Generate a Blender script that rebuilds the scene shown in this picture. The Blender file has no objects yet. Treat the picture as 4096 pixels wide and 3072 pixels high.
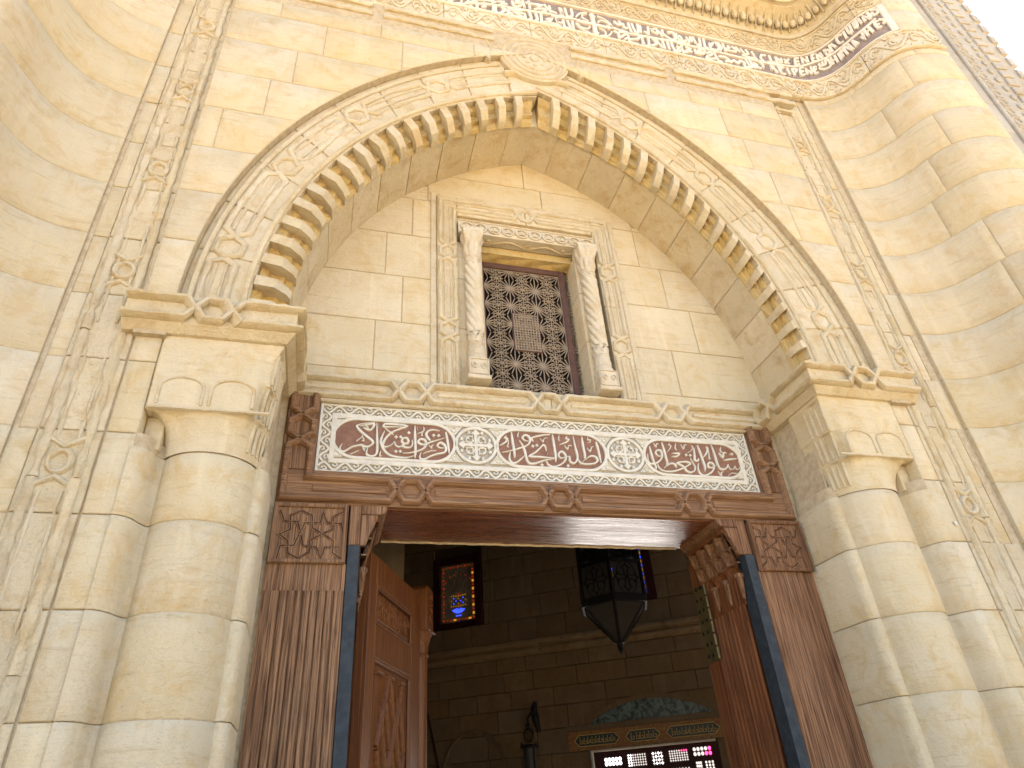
import bpy, bmesh, math, random
from mathutils import Vector, Matrix
R = math.radians; PI = math.pi
random.seed(7)
sc = bpy.context.scene
# ---------------------------------------------------------------- camera
cam_d = bpy.data.cameras.new('camera'); cam = bpy.data.objects.new('camera', cam_d); sc.collection.objects.link(cam)
yaw, pit, rol = R(16.8708), R(32.8777), R(-4.42344)
fw = Vector((math.sin(yaw)*math.cos(pit), math.cos(yaw)*math.cos(pit), math.sin(pit)))
r0 = Vector((math.cos(yaw), -math.sin(yaw), 0)); u0 = r0.cross(fw)
rr = r0*math.cos(rol)+u0*math.sin(rol); uu = -r0*math.sin(rol)+u0*math.cos(rol)
m = Matrix((rr, uu, -fw)).transposed().to_4x4(); m.translation = Vector((-1.13965, -3.08381, 1.6)); cam.matrix_world = m
cam_d.sensor_width = 36; cam_d.lens = 2650.5/4096*36; cam_d.clip_start = .02; cam_d.clip_end = 600
sc.camera = cam
# ---------------------------------------------------------------- world, sun, exposure
SUN_EL, SUN_AZ = 55, 10          # sun stands behind the facade
w = bpy.data.worlds.new('World'); sc.world = w; w.use_nodes = True
nt = w.node_tree; nt.nodes.clear()
sky = nt.nodes.new('ShaderNodeTexSky'); sky.sky_type = 'NISHITA'; sky.sun_disc = False
sky.sun_elevation = R(SUN_EL); sky.sun_rotation = R(SUN_AZ); sky.air_density = 1.0; sky.dust_density = 3.0; sky.ozone_density = 1.0
bg = nt.nodes.new('ShaderNodeBackground'); bg.inputs[1].default_value = .15
wo = nt.nodes.new('ShaderNodeOutputWorld'); nt.links.new(sky.outputs[0], bg.inputs[0]); nt.links.new(bg.outputs[0], wo.inputs[0])
sd = bpy.data.lights.new('sun', 'SUN'); sd.energy = 4.6; sd.angle = R(.5); sd.color = (1, .94, .84)
so = bpy.data.objects.new('sun', sd); sc.collection.objects.link(so)
sv = Vector((math.sin(R(SUN_AZ))*math.cos(R(SUN_EL)), math.cos(R(SUN_AZ))*math.cos(R(SUN_EL)), math.sin(R(SUN_EL))))
so.rotation_euler = sv.to_track_quat('Z', 'Y').to_euler(); so.location = (0, 10, 20)
sc.view_settings.view_transform = 'Standard'; sc.view_settings.look = 'None'
sc.view_settings.exposure = 2.33; sc.view_settings.gamma = 1; sc.view_settings.use_curve_mapping = False
sc.cycles.max_bounces = 10; sc.cycles.diffuse_bounces = 6
# ---------------------------------------------------------------- helpers
C = sc.collection
def tag(o, label=None, cat=None, group=None, kind=None):
    if label: o['label'] = label
    if cat: o['category'] = cat
    if group: o['group'] = group
    if kind: o['kind'] = kind
    return o
def thing(name, label, cat, loc=(0, 0, 0), group=None):
    o = bpy.data.objects.new(name, None); C.objects.link(o); o.location = loc; o.empty_display_size = .1
    return tag(o, label, cat, group)
class MB:
    def __init__(s): s.v = []; s.f = []
    def add(s, vs, fs):
        n = len(s.v); s.v += [tuple(p) for p in vs]; s.f += [tuple(i+n for i in f) for f in fs]; return s
    def build(s, name, mat, parent=None, smooth=True, ang=35, kind=None):
        me = bpy.data.meshes.new(name); me.from_pydata(s.v, [], s.f); me.materials.append(mat)
        if smooth:
            me.polygons.foreach_set('use_smooth', [True]*len(me.polygons)); me.set_sharp_from_angle(angle=R(ang))
        o = bpy.data.objects.new(name, me); C.objects.link(o)
        if parent:
            o.parent = parent; o.matrix_parent_inverse = Matrix.Translation(-Vector(wl(parent)))
        if kind: o['kind'] = kind
        return o
    def box(s, x0, x1, y0, y1, z0, z1):
        vs = [(x, y, z) for z in (z0, z1) for y in (y0, y1) for x in (x0, x1)]
        return s.add(vs, [(0, 2, 3, 1), (4, 5, 7, 6), (0, 1, 5, 4), (2, 6, 7, 3), (0, 4, 6, 2), (1, 3, 7, 5)])
    def prism(s, loop, M, h0, h1, ch=0., bottom=False):
        """2-D loop raised from h0 to h1 on the surface M(x,z,h), top edge chamfered by ch"""
        n = len(loop); A = [M(x, z, h0) for x, z in loop]
        if ch > 0:
            B = [M(x, z, h1-ch) for x, z in loop]; T = [M(x, z, h1) for x, z in inset(loop, ch)]
            vs = A+B+T; k = 3
        else: vs = A+[M(x, z, h1) for x, z in loop]; k = 2
        fs = []
        for j in range(k-1):
            for i in range(n):
                i2 = (i+1) % n; fs.append((j*n+i, j*n+i2, (j+1)*n+i2, (j+1)*n+i))
        fs.append(tuple((k-1)*n+i for i in range(n)))
        if bottom: fs.append(tuple(range(n))[::-1])
        return s.add(vs, fs)
    def sweep(s, path, M, sec, closed=False, caps=True, wear=0.):
        """cross-section sec=[(lateral,height)] along 2-D path laid on surface M"""
        if wear: path = resample(path, .035, closed)
        n = len(path); k = len(sec); nm = normals(path, closed); vs = []
        for (x, z), (a, b) in zip(path, nm):
            if wear:
                g = 1-random.random()**3*wear*1.6; d = random.uniform(-1, 1)*wear*.0032
                for l, h in sec: vs.append(M(x+a*(l*g+d), z+b*(l*g+d), h*(g-random.random()**4*wear) if h > 0 else h))
                continue
            for l, h in sec: vs.append(M(x+a*l, z+b*l, h))
        fs = []
        for i in range(n if closed else n-1):
            i2 = (i+1) % n
            for j in range(k-1): fs.append((i*k+j, i*k+j+1, i2*k+j+1, i2*k+j))
        if caps and not closed: fs.append(tuple(range(k))); fs.append(tuple((n-1)*k+j for j in range(k))[::-1])
        return s.add(vs, fs)
    def grid(s, f, nu, nv, closeu=False):
        vs = [f(i/(nu if closeu else nu-1), j/(nv-1)) for j in range(nv) for i in range(nu)]
        fs = []
        for j in range(nv-1):
            for i in range(nu if closeu else nu-1):
                i2 = (i+1) % nu; fs.append((j*nu+i, j*nu+i2, (j+1)*nu+i2, (j+1)*nu+i))
        return s.add(vs, fs)
    def lathe(s, c, prof, n=20, a0=0., a1=2*PI, tw=None):
        full = abs(a1-a0-2*PI) < 1e-6; m_ = n if full else n+1; vs = []
        for r, z in prof:
            for i in range(m_):
                a = a0+(a1-a0)*i/n; q = tw(a, r, z) if tw else r
                vs.append((c[0]+q*math.cos(a), c[1]+q*math.sin(a), z))
        fs = [(j*m_+i, j*m_+(i+1) % m_, (j+1)*m_+(i+1) % m_, (j+1)*m_+i) for j in range(len(prof)-1) for i in range(n)]
        if full: fs.append(tuple(range(m_))[::-1]); fs.append(tuple((len(prof)-1)*m_+i for i in range(m_)))
        return s.add(vs, fs)
    def tube(s, pts, r, n=6, closed=False):
        pts = [Vector(p) for p in pts]; N = len(pts); vs = []; fs = []
        for i, p in enumerate(pts):
            a = pts[(i-1) % N] if (closed or i) else p; b = pts[(i+1) % N] if (closed or i < N-1) else p
            t = (b-a).normalized(); ref = Vector((0, 0, 1)) if abs(t.z) < .9 else Vector((1, 0, 0))
            e = t.cross(ref).normalized(); g = t.cross(e); rad = r[i] if isinstance(r, (list, tuple)) else r
            for j in range(n): vs.append(p+(e*math.cos(2*PI*j/n)+g*math.sin(2*PI*j/n))*rad)
        for i in range(N if closed else N-1):
            for j in range(n): fs.append((i*n+j, i*n+(j+1) % n, ((i+1) % N)*n+(j+1) % n, ((i+1) % N)*n+j))
        if not closed: fs.append(tuple(range(n))[::-1]); fs.append(tuple((N-1)*n+j for j in range(n)))
        return s.add(vs, fs)
    def ball(s, c, rx, ry=None, rz=None, n=8, k=6):
        ry = ry or rx; rz = rz or rx
        return s.grid(lambda u, v: (c[0]+rx*math.sin(PI*(.02+.96*v))*math.cos(2*PI*u), c[1]+ry*math.sin(PI*(.02+.96*v))*math.sin(2*PI*u), c[2]+rz*math.cos(PI*(.02+.96*v))), n, k, True)
def wl(o): return (o.location if o.parent is None else Vector((0, 0, 0)))
def normals(path, closed=False):
    n = len(path); out = []
    for i in range(n):
        def d(a, b):
            x, z = path[b][0]-path[a][0], path[b][1]-path[a][1]; l = math.hypot(x, z) or 1e-9; return (-z/l, x/l)
        if closed or 0 < i < n-1:
            a = d((i-1) % n, i); b = d(i, (i+1) % n); x, z = a[0]+b[0], a[1]+b[1]; q = (x*x+z*z)/2
            q = max(q, .35); out.append((x/q, z/q))
        else: out.append(d(0, 1) if i == 0 else d(n-2, n-1))
    return out
def area(l): return sum(l[i][0]*l[(i+1) % len(l)][1]-l[(i+1) % len(l)][0]*l[i][1] for i in range(len(l)))/2
def resample(p, st, closed=False):
    out = []
    q = list(p)+([p[0]] if closed else [])
    for a, b in zip(q, q[1:]):
        n = max(1, int(math.hypot(b[0]-a[0], b[1]-a[1])/st)); out += [(a[0]+(b[0]-a[0])*i/n, a[1]+(b[1]-a[1])*i/n) for i in range(n)]
    if not closed: out.append(q[-1])
    return out
def inset(l, d):
    s = 1 if area(l) > 0 else -1
    return [(x+s*d*a, z+s*d*b) for (x, z), (a, b) in zip(l, normals(l, True))]
def smooth(p, k=3):
    """Catmull-Rom through the points"""
    if len(p) < 3: return list(p)
    q = [p[0]]+list(p)+[p[-1]]; out = []
    for i in range(1, len(q)-2):
        for j in range(k):
            t = j/k; a, b, c, d = q[i-1], q[i], q[i+1], q[i+2]
            out.append(tuple(.5*(2*b[e]+(c[e]-a[e])*t+(2*a[e]-5*b[e]+4*c[e]-d[e])*t*t+(3*b[e]-a[e]-3*c[e]+d[e])*t**3) for e in range(2)))
    out.append(tuple(p[-1])); return out
def jag(loop, st=.07, amp=.0012, rnd=random):
    """subdivide a loop and roughen its outline like worn stone"""
    out = []
    for i in range(len(loop)):
        (x0, z0), (x1, z1) = loop[i], loop[(i+1) % len(loop)]; L = math.hypot(x1-x0, z1-z0); n = max(1, int(L/st))
        for j in range(n):
            a = 0 if j == 0 else amp
            out.append((x0+(x1-x0)*j/n+rnd.uniform(-a, a), z0+(z1-z0)*j/n+rnd.uniform(-a, a)))
    return out
def FP(Y): return lambda x, z, h: (x, Y-h, z)
def roll(r, h=None, base=0., n=5):
    h = h or r
    return [(r*math.cos(PI*i/n), base+h*math.sin(PI*i/n)) for i in range(n+1)]
def flat(w, h0, h1, ch=None):
    ch = min(w*.35, (h1-h0)*.5) if ch is None else ch
    return [(w/2, h0), (w/2, h1-ch), (w/2-ch, h1), (-w/2+ch, h1), (-w/2, h1-ch), (-w/2, h0)]
def pmap(pl, s0=0.):
    """surface standing on a plan polyline: M(s,z,h)"""
    nm = normals(pl); acc = [s0]
    for a, b in zip(pl, pl[1:]): acc.append(acc[-1]+math.hypot(b[0]-a[0], b[1]-a[1]))
    def M(s, z, h):
        i = 0
        while i < len(pl)-2 and s > acc[i+1]: i += 1
        t = (s-acc[i])/(acc[i+1]-acc[i]); a, b = pl[i], pl[i+1]
        nx = nm[i][0]*(1-t)+nm[i+1][0]*t; ny = nm[i][1]*(1-t)+nm[i+1][1]*t
        return (a[0]+(b[0]-a[0])*t-nx*h, a[1]+(b[1]-a[1])*t-ny*h, z)
    M.acc = acc; return M
def along(path, s):
    for a, b in zip(path, path[1:]):
        L = math.hypot(b[0]-a[0], b[1]-a[1])
        if s <= L: return (a[0]+(b[0]-a[0])*s/L, a[1]+(b[1]-a[1])*s/L)
        s -= L
    return path[-1]
def plen(path): return sum(math.hypot(b[0]-a[0], b[1]-a[1]) for a, b in zip(path, path[1:]))
def offset(path, d): return [(x+a*d, z+b*d) for (x, z), (a, b) in zip(path, normals(path))]
def cut(path, a, b):
    """piece of the path between arc lengths a and b"""
    out = [along(path, a)]; s = 0
    for p, q in zip(path, path[1:]):
        s += math.hypot(q[0]-p[0], q[1]-p[1])
        if a+1e-4 < s < b-1e-4: out.append(q)
    out.append(along(path, b)); return out
def interlace(parent, path, M, knots, w, r, mat, h=None, base=0., p=None, fillet=True, name='moulding', openends=True, wear=.22, knotshape='hex'):
    """paired rolls that cross between small knots, as carved round Mamluk doorways"""
    p = p or w*1.05; L = plen(path); ks = sorted(knots); S = roll(r, h, base)
    S2 = [(a*.45, base+(b-base)*.45) for a, b in S]
    edges = [0]+ks+[L]
    for i in range(len(edges)-1):
        a, b = edges[i], edges[i+1]; ka, kb = i > 0, i < len(edges)-2
        a2 = a+p if ka else a; b2 = b-p if kb else b
        if b2-a2 < .02: continue
        m_ = cut(path, a2+(p*.5 if ka else 0), b2-(p*.5 if kb else 0))
        up, dn = offset(m_, w), offset(m_, -w); B = MB()
        tipa, tipb = along(path, a2), along(path, b2)
        if ka and kb: B.sweep([tipa]+up+[tipb]+dn[::-1], M, S, True, wear=wear)
        elif ka: B.sweep(up[::-1]+[tipa]+dn, M, S, wear=wear)
        elif kb: B.sweep(up+[tipb]+dn[::-1], M, S, wear=wear)
        else: B.sweep(up, M, S, wear=wear); B.sweep(dn, M, S, wear=wear)
        if fillet:
            g = w-r*1.9; B.sweep(offset(m_, g), M, S2, wear=wear); B.sweep(offset(m_, -g), M, S2, wear=wear)
        B.build(name, mat, parent)
    for k in ks:
        B = MB()
        if knotshape == 'hex': q = [(-.97, 0), (-.47, 1), (.47, 1), (.97, 0), (.47, -1), (-.47, -1)]
        else: q = [(-math.cos(2*PI*j/14)*.97, math.sin(2*PI*j/14)*.97) for j in range(14)]
        c = along(path, k); c2 = along(path, min(L, k+.005)); c1 = along(path, max(0, k-.005))
        dx, dz = c2[0]-c1[0], c2[1]-c1[1]; l = math.hypot(dx, dz); dx /= l; dz /= l
        B.sweep([(c[0]+dx*a*p-dz*b*w, c[1]+dz*a*p+dx*b*w) for a, b in q], M, S, True, wear=wear*.6)
        B.build('knot', mat, parent)
# ---------------------------------------------------------------- materials
def mat(name, rough=.8, spec=.3):
    m_ = bpy.data.materials.new(name); m_.use_nodes = True; n = m_.node_tree.nodes; b = n['Principled BSDF']
    b.inputs['Roughness'].default_value = rough; b.inputs['Specular IOR Level'].default_value = spec
    return m_, m_.node_tree, b
def N(t, typ, **kw):
    n = t.nodes.new('ShaderNode'+typ)
    for k, v in kw.items():
        if k in n.inputs: n.inputs[k].default_value = v
        else: setattr(n, k, v)
    return n
def pos(t, sc_=(1, 1, 1), rot=(0, 0, 0), rand=True, local=False):
    g = N(t, 'TexCoord') if local else N(t, 'NewGeometry'); out = g.outputs['Object' if local else 'Position']
    if rand:
        o = N(t, 'ObjectInfo'); m1 = N(t, 'Math', operation='MULTIPLY'); m1.inputs[1].default_value = 63.
        t.links.new(o.outputs['Random'], m1.inputs[0]); a = N(t, 'VectorMath', operation='ADD')
        t.links.new(out, a.inputs[0]); t.links.new(m1.outputs[0], a.inputs[1]); out = a.outputs[0]
    mp = N(t, 'Mapping'); mp.inputs['Scale'].default_value = sc_; mp.inputs['Rotation'].default_value = rot
    t.links.new(out, mp.inputs[0]); return mp.outputs[0]
def noise(t, vec, scale, detail=4, rough=.55, dist=0.):
    n = N(t, 'TexNoise'); n.inputs['Scale'].default_value = scale; n.inputs['Detail'].default_value = detail
    n.inputs['Roughness'].default_value = rough; n.inputs['Distortion'].default_value = dist; t.links.new(vec, n.inputs['Vector']); return n.outputs['Fac']
def ramp(t, fac, stops):
    r_ = N(t, 'ValToRGB'); e = r_.color_ramp.elements
    while len(e) < len(stops): e.new(.5)
    for q, (p, c) in zip(e, stops): q.position = p; q.color = (*c, 1) if len(c) == 3 else c
    t.links.new(fac, r_.inputs[0]); return r_.outputs[0]
def mix(t, a, b, fac, mode='MIX'):
    x = N(t, 'Mix', data_type='RGBA', blend_type=mode)
    for s, v in ((6, a), (7, b), (0, fac)):
        if isinstance(v, (int, float)): x.inputs[s].default_value = v
        elif isinstance(v, tuple): x.inputs[s].default_value = (*v, 1)
        else: t.links.new(v, x.inputs[s])
    return x.outputs[2]
def bump(t, b, hs, dist=.004, strength=1.):
    """hs: [(fac, weight)]"""
    acc = None
    for f, wt in hs:
        m1 = N(t, 'Math', operation='MULTIPLY'); t.links.new(f, m1.inputs[0]); m1.inputs[1].default_value = wt
        if acc is None: acc = m1.outputs[0]
        else:
            a = N(t, 'Math', operation='ADD'); t.links.new(acc, a.inputs[0]); t.links.new(m1.outputs[0], a.inputs[1]); acc = a.outputs[0]
    bm = N(t, 'Bump'); bm.inputs['Distance'].default_value = dist; bm.inputs['Strength'].default_value = strength
    t.links.new(acc, bm.inputs['Height']); t.links.new(bm.outputs[0], b.inputs['Normal'])
def stone(name, c1, c2, c3, streak=1., worn=1., pink=.0):
    m_, t, b = mat(name, .92, .15); p = pos(t); L = t.links
    big = noise(t, p, 2.2, 5, .6, .4); med = noise(t, p, 9, 6, .65, .6); fine = noise(t, p, 60, 6, .7)
    bed = noise(t, pos(t, (5, 5, 46)), 1., 5, .6, .5); vert = noise(t, pos(t, (16, 16, 1.1)), 1., 4, .6)
    col = mix(t, c1, c2, ramp(t, big, [(.38, (0, 0, 0)), (.66, (1, 1, 1))]))
    col = mix(t, col, c3, ramp(t, med, [(.48, (0, 0, 0)), (.68, (.85, .85, .85))]))
    pale = tuple(min(.75, c*1.22+.03) for c in c1)
    col = mix(t, col, pale, ramp(t, vert, [(.55, (0, 0, 0)), (.8, (.55, .55, .55))]))
    col = mix(t, col, tuple(c*.72 for c in c3), ramp(t, bed, [(.56, (0, 0, 0)), (.74, (.42*streak,)*3)]))
    spk = noise(t, pos(t, (90, 90, 210)), 1., 4, .7); col = mix(t, col, tuple(c*.62 for c in c3), ramp(t, spk, [(.58, (0, 0, 0)), (.74, (.36, .36, .36))]))
    dirt = noise(t, p, 26, 8, .75)
    col = mix(t, col, (.30, .25, .19), ramp(t, dirt, [(.60, (0, 0, 0)), (.80, (.5*worn,)*3)]))
    oi = N(t, 'ObjectInfo')
    h = N(t, 'HueSaturation'); L.new(col, h.inputs['Color'])
    mr = N(t, 'MapRange'); mr.inputs[3].default_value = .95; mr.inputs[4].default_value = 1.05; L.new(oi.outputs['Random'], mr.inputs[0]); L.new(mr.outputs[0], h.inputs['Value'])
    m2 = N(t, 'Math', operation='FRACT'); m3 = N(t, 'Math', operation='MULTIPLY'); m3.inputs[1].default_value = 17.3; L.new(oi.outputs['Random'], m3.inputs[0]); L.new(m3.outputs[0], m2.inputs[0])
    mr2 = N(t, 'MapRange'); mr2.inputs[3].default_value = .93; mr2.inputs[4].default_value = 1.07; L.new(m2.outputs[0], mr2.inputs[0]); L.new(mr2.outputs[0], h.inputs['Saturation'])
    L.new(h.outputs[0], b.inputs['Base Color'])
    pit = ramp(t, noise(t, pos(t, (70, 70, 210)), 1., 4, .65), [(.30, (0, 0, 0)), (.42, (1, 1, 1))])
    bump(t, b, [(med, 1.1), (fine, .95*worn), (bed, .6*streak), (pit, .22*worn), (big, 1.5)], .006, .9)
    return m_
M_ST = stone('limestone', (.505, .425, .278), (.55, .478, .332), (.485, .368, .198))
M_CARVE = stone('carved_limestone', (.505, .425, .278), (.555, .482, .338), (.44, .325, .175), .3, 1.6)
M_WORN_BOUNCE = stone('weathered_bounce_limestone', (.47, .345, .145), (.51, .40, .20), (.38, .24, .08), .3, 1.8)  # amber tone puts warm bounced light of the dentil hollows into the colour
M_PALE = stone('pale_marble_stone', (.51, .445, .325), (.56, .50, .385), (.44, .35, .225), .1, 1.2)
M_FR = stone('frieze_limestone', (.52, .455, .325), (.58, .52, .395), (.46, .35, .205), .3, 1.4)
M_GST = stone('grey_weathered_stone', (.37, .345, .295), (.42, .395, .34), (.36, .31, .235), .1, 1.5)
M_LET = stone('letter_marble', (.62, .57, .48), (.66, .61, .53), (.55, .47, .37), .1, .6)
def plain(name, c, c2=None, rough=.6, spec=.4, sc_=12, metal=0, bmp=.0015, stops=(.4, .65)):
    m_, t, b = mat(name, rough, spec); n = noise(t, pos(t), sc_, 6, .65)
    t.links.new(mix(t, c, c2 or tuple(v*.75 for v in c), ramp(t, n, [(stops[0], (0, 0, 0)), (stops[1], (1, 1, 1))])), b.inputs['Base Color'])
    b.inputs['Metallic'].default_value = metal; bump(t, b, [(n, 1.), (noise(t, pos(t), sc_*7, 4, .7), .6)], bmp); return m_
M_MORT = plain('mortar', (.46, .385, .26), (.37, .29, .18), .95, .1, 30, bmp=.004)
M_MARB = plain('white_marble', (.57, .535, .44), (.48, .445, .355), .5, .35, 14)
M_MGREY = plain('marble_recess', (.38, .35, .29), (.29, .265, .215), .75, .2, 26)
M_RED = plain('red_brown_stone', (.175, .085, .052), (.225, .12, .075), .65, .3, 26)
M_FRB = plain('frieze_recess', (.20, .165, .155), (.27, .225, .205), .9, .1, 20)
M_IRON = plain('painted_iron', (.020, .026, .031), (.034, .042, .048), .7, .25, 22)
M_BLACK = plain('black_iron', (.005, .004, .004), (.009, .008, .007), .6, .25, 30)
M_BRASS = plain('aged_brass', (.15, .115, .04), (.085, .065, .028), .45, .5, 18, .55)
M_LATT = plain('weathered_lattice', (.33, .27, .20), (.25, .20, .15), .8, .2, 30)
M_LFR = plain('dark_window_frame', (.11, .055, .04), (.075, .04, .032), .7, .3, 14)
M_VOID = plain('dark_interior_backing', (.03, .022, .018), (.02, .015, .012), 1, 0)
def wood(name, c1, c2, c3, axis='z', rough=.72, fine=1., gloss=.18, worn=.4, worncol=(.29, .19, .11)):
    m_, t, b = mat(name, rough, gloss); L = t.links
    s = {'z': (1, 1, .022), 'x': (.022, 1, 1), 'y': (1, .022, 1)}[axis]
    p = pos(t, tuple(v*55 for v in s)); g = noise(t, p, 1., 5, .6, 1.1)
    p2 = pos(t, tuple(v*190 for v in s)); g2 = noise(t, p2, 1., 4, .6, .3); pat = noise(t, pos(t), 3.2, 5, .6)
    col = mix(t, c1, c2, ramp(t, g, [(.40, (0, 0, 0)), (.58, (1, 1, 1))])); col = mix(t, col, c3, ramp(t, g2, [(.47, (0, 0, 0)), (.60, (.95*fine,)*3)]))
    col = mix(t, col, worncol, ramp(t, pat, [(.46, (0, 0, 0)), (.75, (worn,)*3)]))
    L.new(col, b.inputs['Base Color']); bump(t, b, [(g, 1.), (g2, .8*fine)], .003, .8); return m_, t, b, col, L
M_WX = wood('lintel_wood', (.275, .158, .082), (.19, .100, .050), (.105, .053, .027), 'x', worn=.25, worncol=(.32, .20, .115))[0]
M_WZ = wood('pillar_wood', (.265, .150, .078), (.155, .081, .040), (.068, .034, .018), 'z', worn=.3)[0]
M_WZR = wood('right_pillar_wood', (.25, .132, .066), (.15, .072, .035), (.065, .030, .015), 'z', worn=.2)[0]
M_WD = wood('jamb_wood', (.21, .078, .026), (.135, .046, .015), (.06, .021, .008), 'z', worn=.12)[0]
M_WL = wood('door_leaf_wood', (.19, .072, .020), (.125, .044, .013), (.08, .027, .009), 'z', .5, .6, .3, .05)[0]
M_WRED = wood('hardwood_frame', (.05, .012, .008), (.035, .008, .006), (.025, .006, .005), 'z', .5, worn=0.)[0]
# lintel soffit: varnished dark wood that mirrors the bright window of the hall
M_SOF, t_, b_, col_, L_ = wood('soffit_wood', (.21, .058, .016), (.14, .036, .011), (.085, .022, .008), 'x', .20, .8, .8, .05)
b_.inputs['Coat Weight'].default_value = .5; b_.inputs['Coat Roughness'].default_value = .22
gg_ = noise(t_, pos(t_, (2, 40, 40)), 1., 6, .65, 1.2); rq = N(t_, 'MapRange'); rq.inputs[1].default_value = .35; rq.inputs[2].default_value = .65; rq.inputs[3].default_value = .14; rq.inputs[4].default_value = .42; L_.new(gg_, rq.inputs[0]); L_.new(rq.outputs[0], b_.inputs['Roughness']); L_.new(rq.outputs[0], b_.inputs['Coat Roughness'])
"""g_ = N(t_, 'NewGeometry'); sx_ = N(t_, 'SeparateXYZ'); L_.new(g_.outputs['Position'], sx_.inputs[0])
n_ = noise(t_, pos(t_, (1, 9, 1), rand=False), 2.2, 5, .6, .5)
ma = N(t_, 'Math', operation='MULTIPLY_ADD'); L_.new(n_, ma.inputs[0]); ma.inputs[1].default_value = .30; L_.new(sx_.outputs[0], ma.inputs[2])
e1 = ramp(t_, ma.outputs[0], [(.145, (0, 0, 0)), (.235, (1, 1, 1))])
mr_ = N(t_, 'MapRange'); mr_.inputs[1].default_value = .735; mr_.inputs[2].default_value = .728; L_.new(sx_.outputs[0], mr_.inputs[0])
mm = N(t_, 'Math', operation='MULTIPLY'); L_.new(e1, mm.inputs[0]); L_.new(mr_.outputs[0], mm.inputs[1])
gr_ = noise(t_, pos(t_, (3, 60, 60)), 1., 5, .6, .6)
L_.new(mix(t_, col_, ramp(t_, gr_, [(.3, (.34, .20, .14)), (.6, (.52, .37, .28))]), mm.outputs[0]), b_.inputs['Base Color'])"""
def glow(name, c, st):
    m_, t, b = mat(name, .3, .5); b.inputs['Base Color'].default_value = (*[v*.3 for v in c], 1)
    b.inputs['Emission Color'].default_value = (*c, 1); b.inputs['Emission Strength'].default_value = st; return m_
M_DULL, t_, b_ = mat('lantern_glass', .5, .2); b_.inputs['Base Color'].default_value = (.05, .045, .04, 1)
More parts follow.
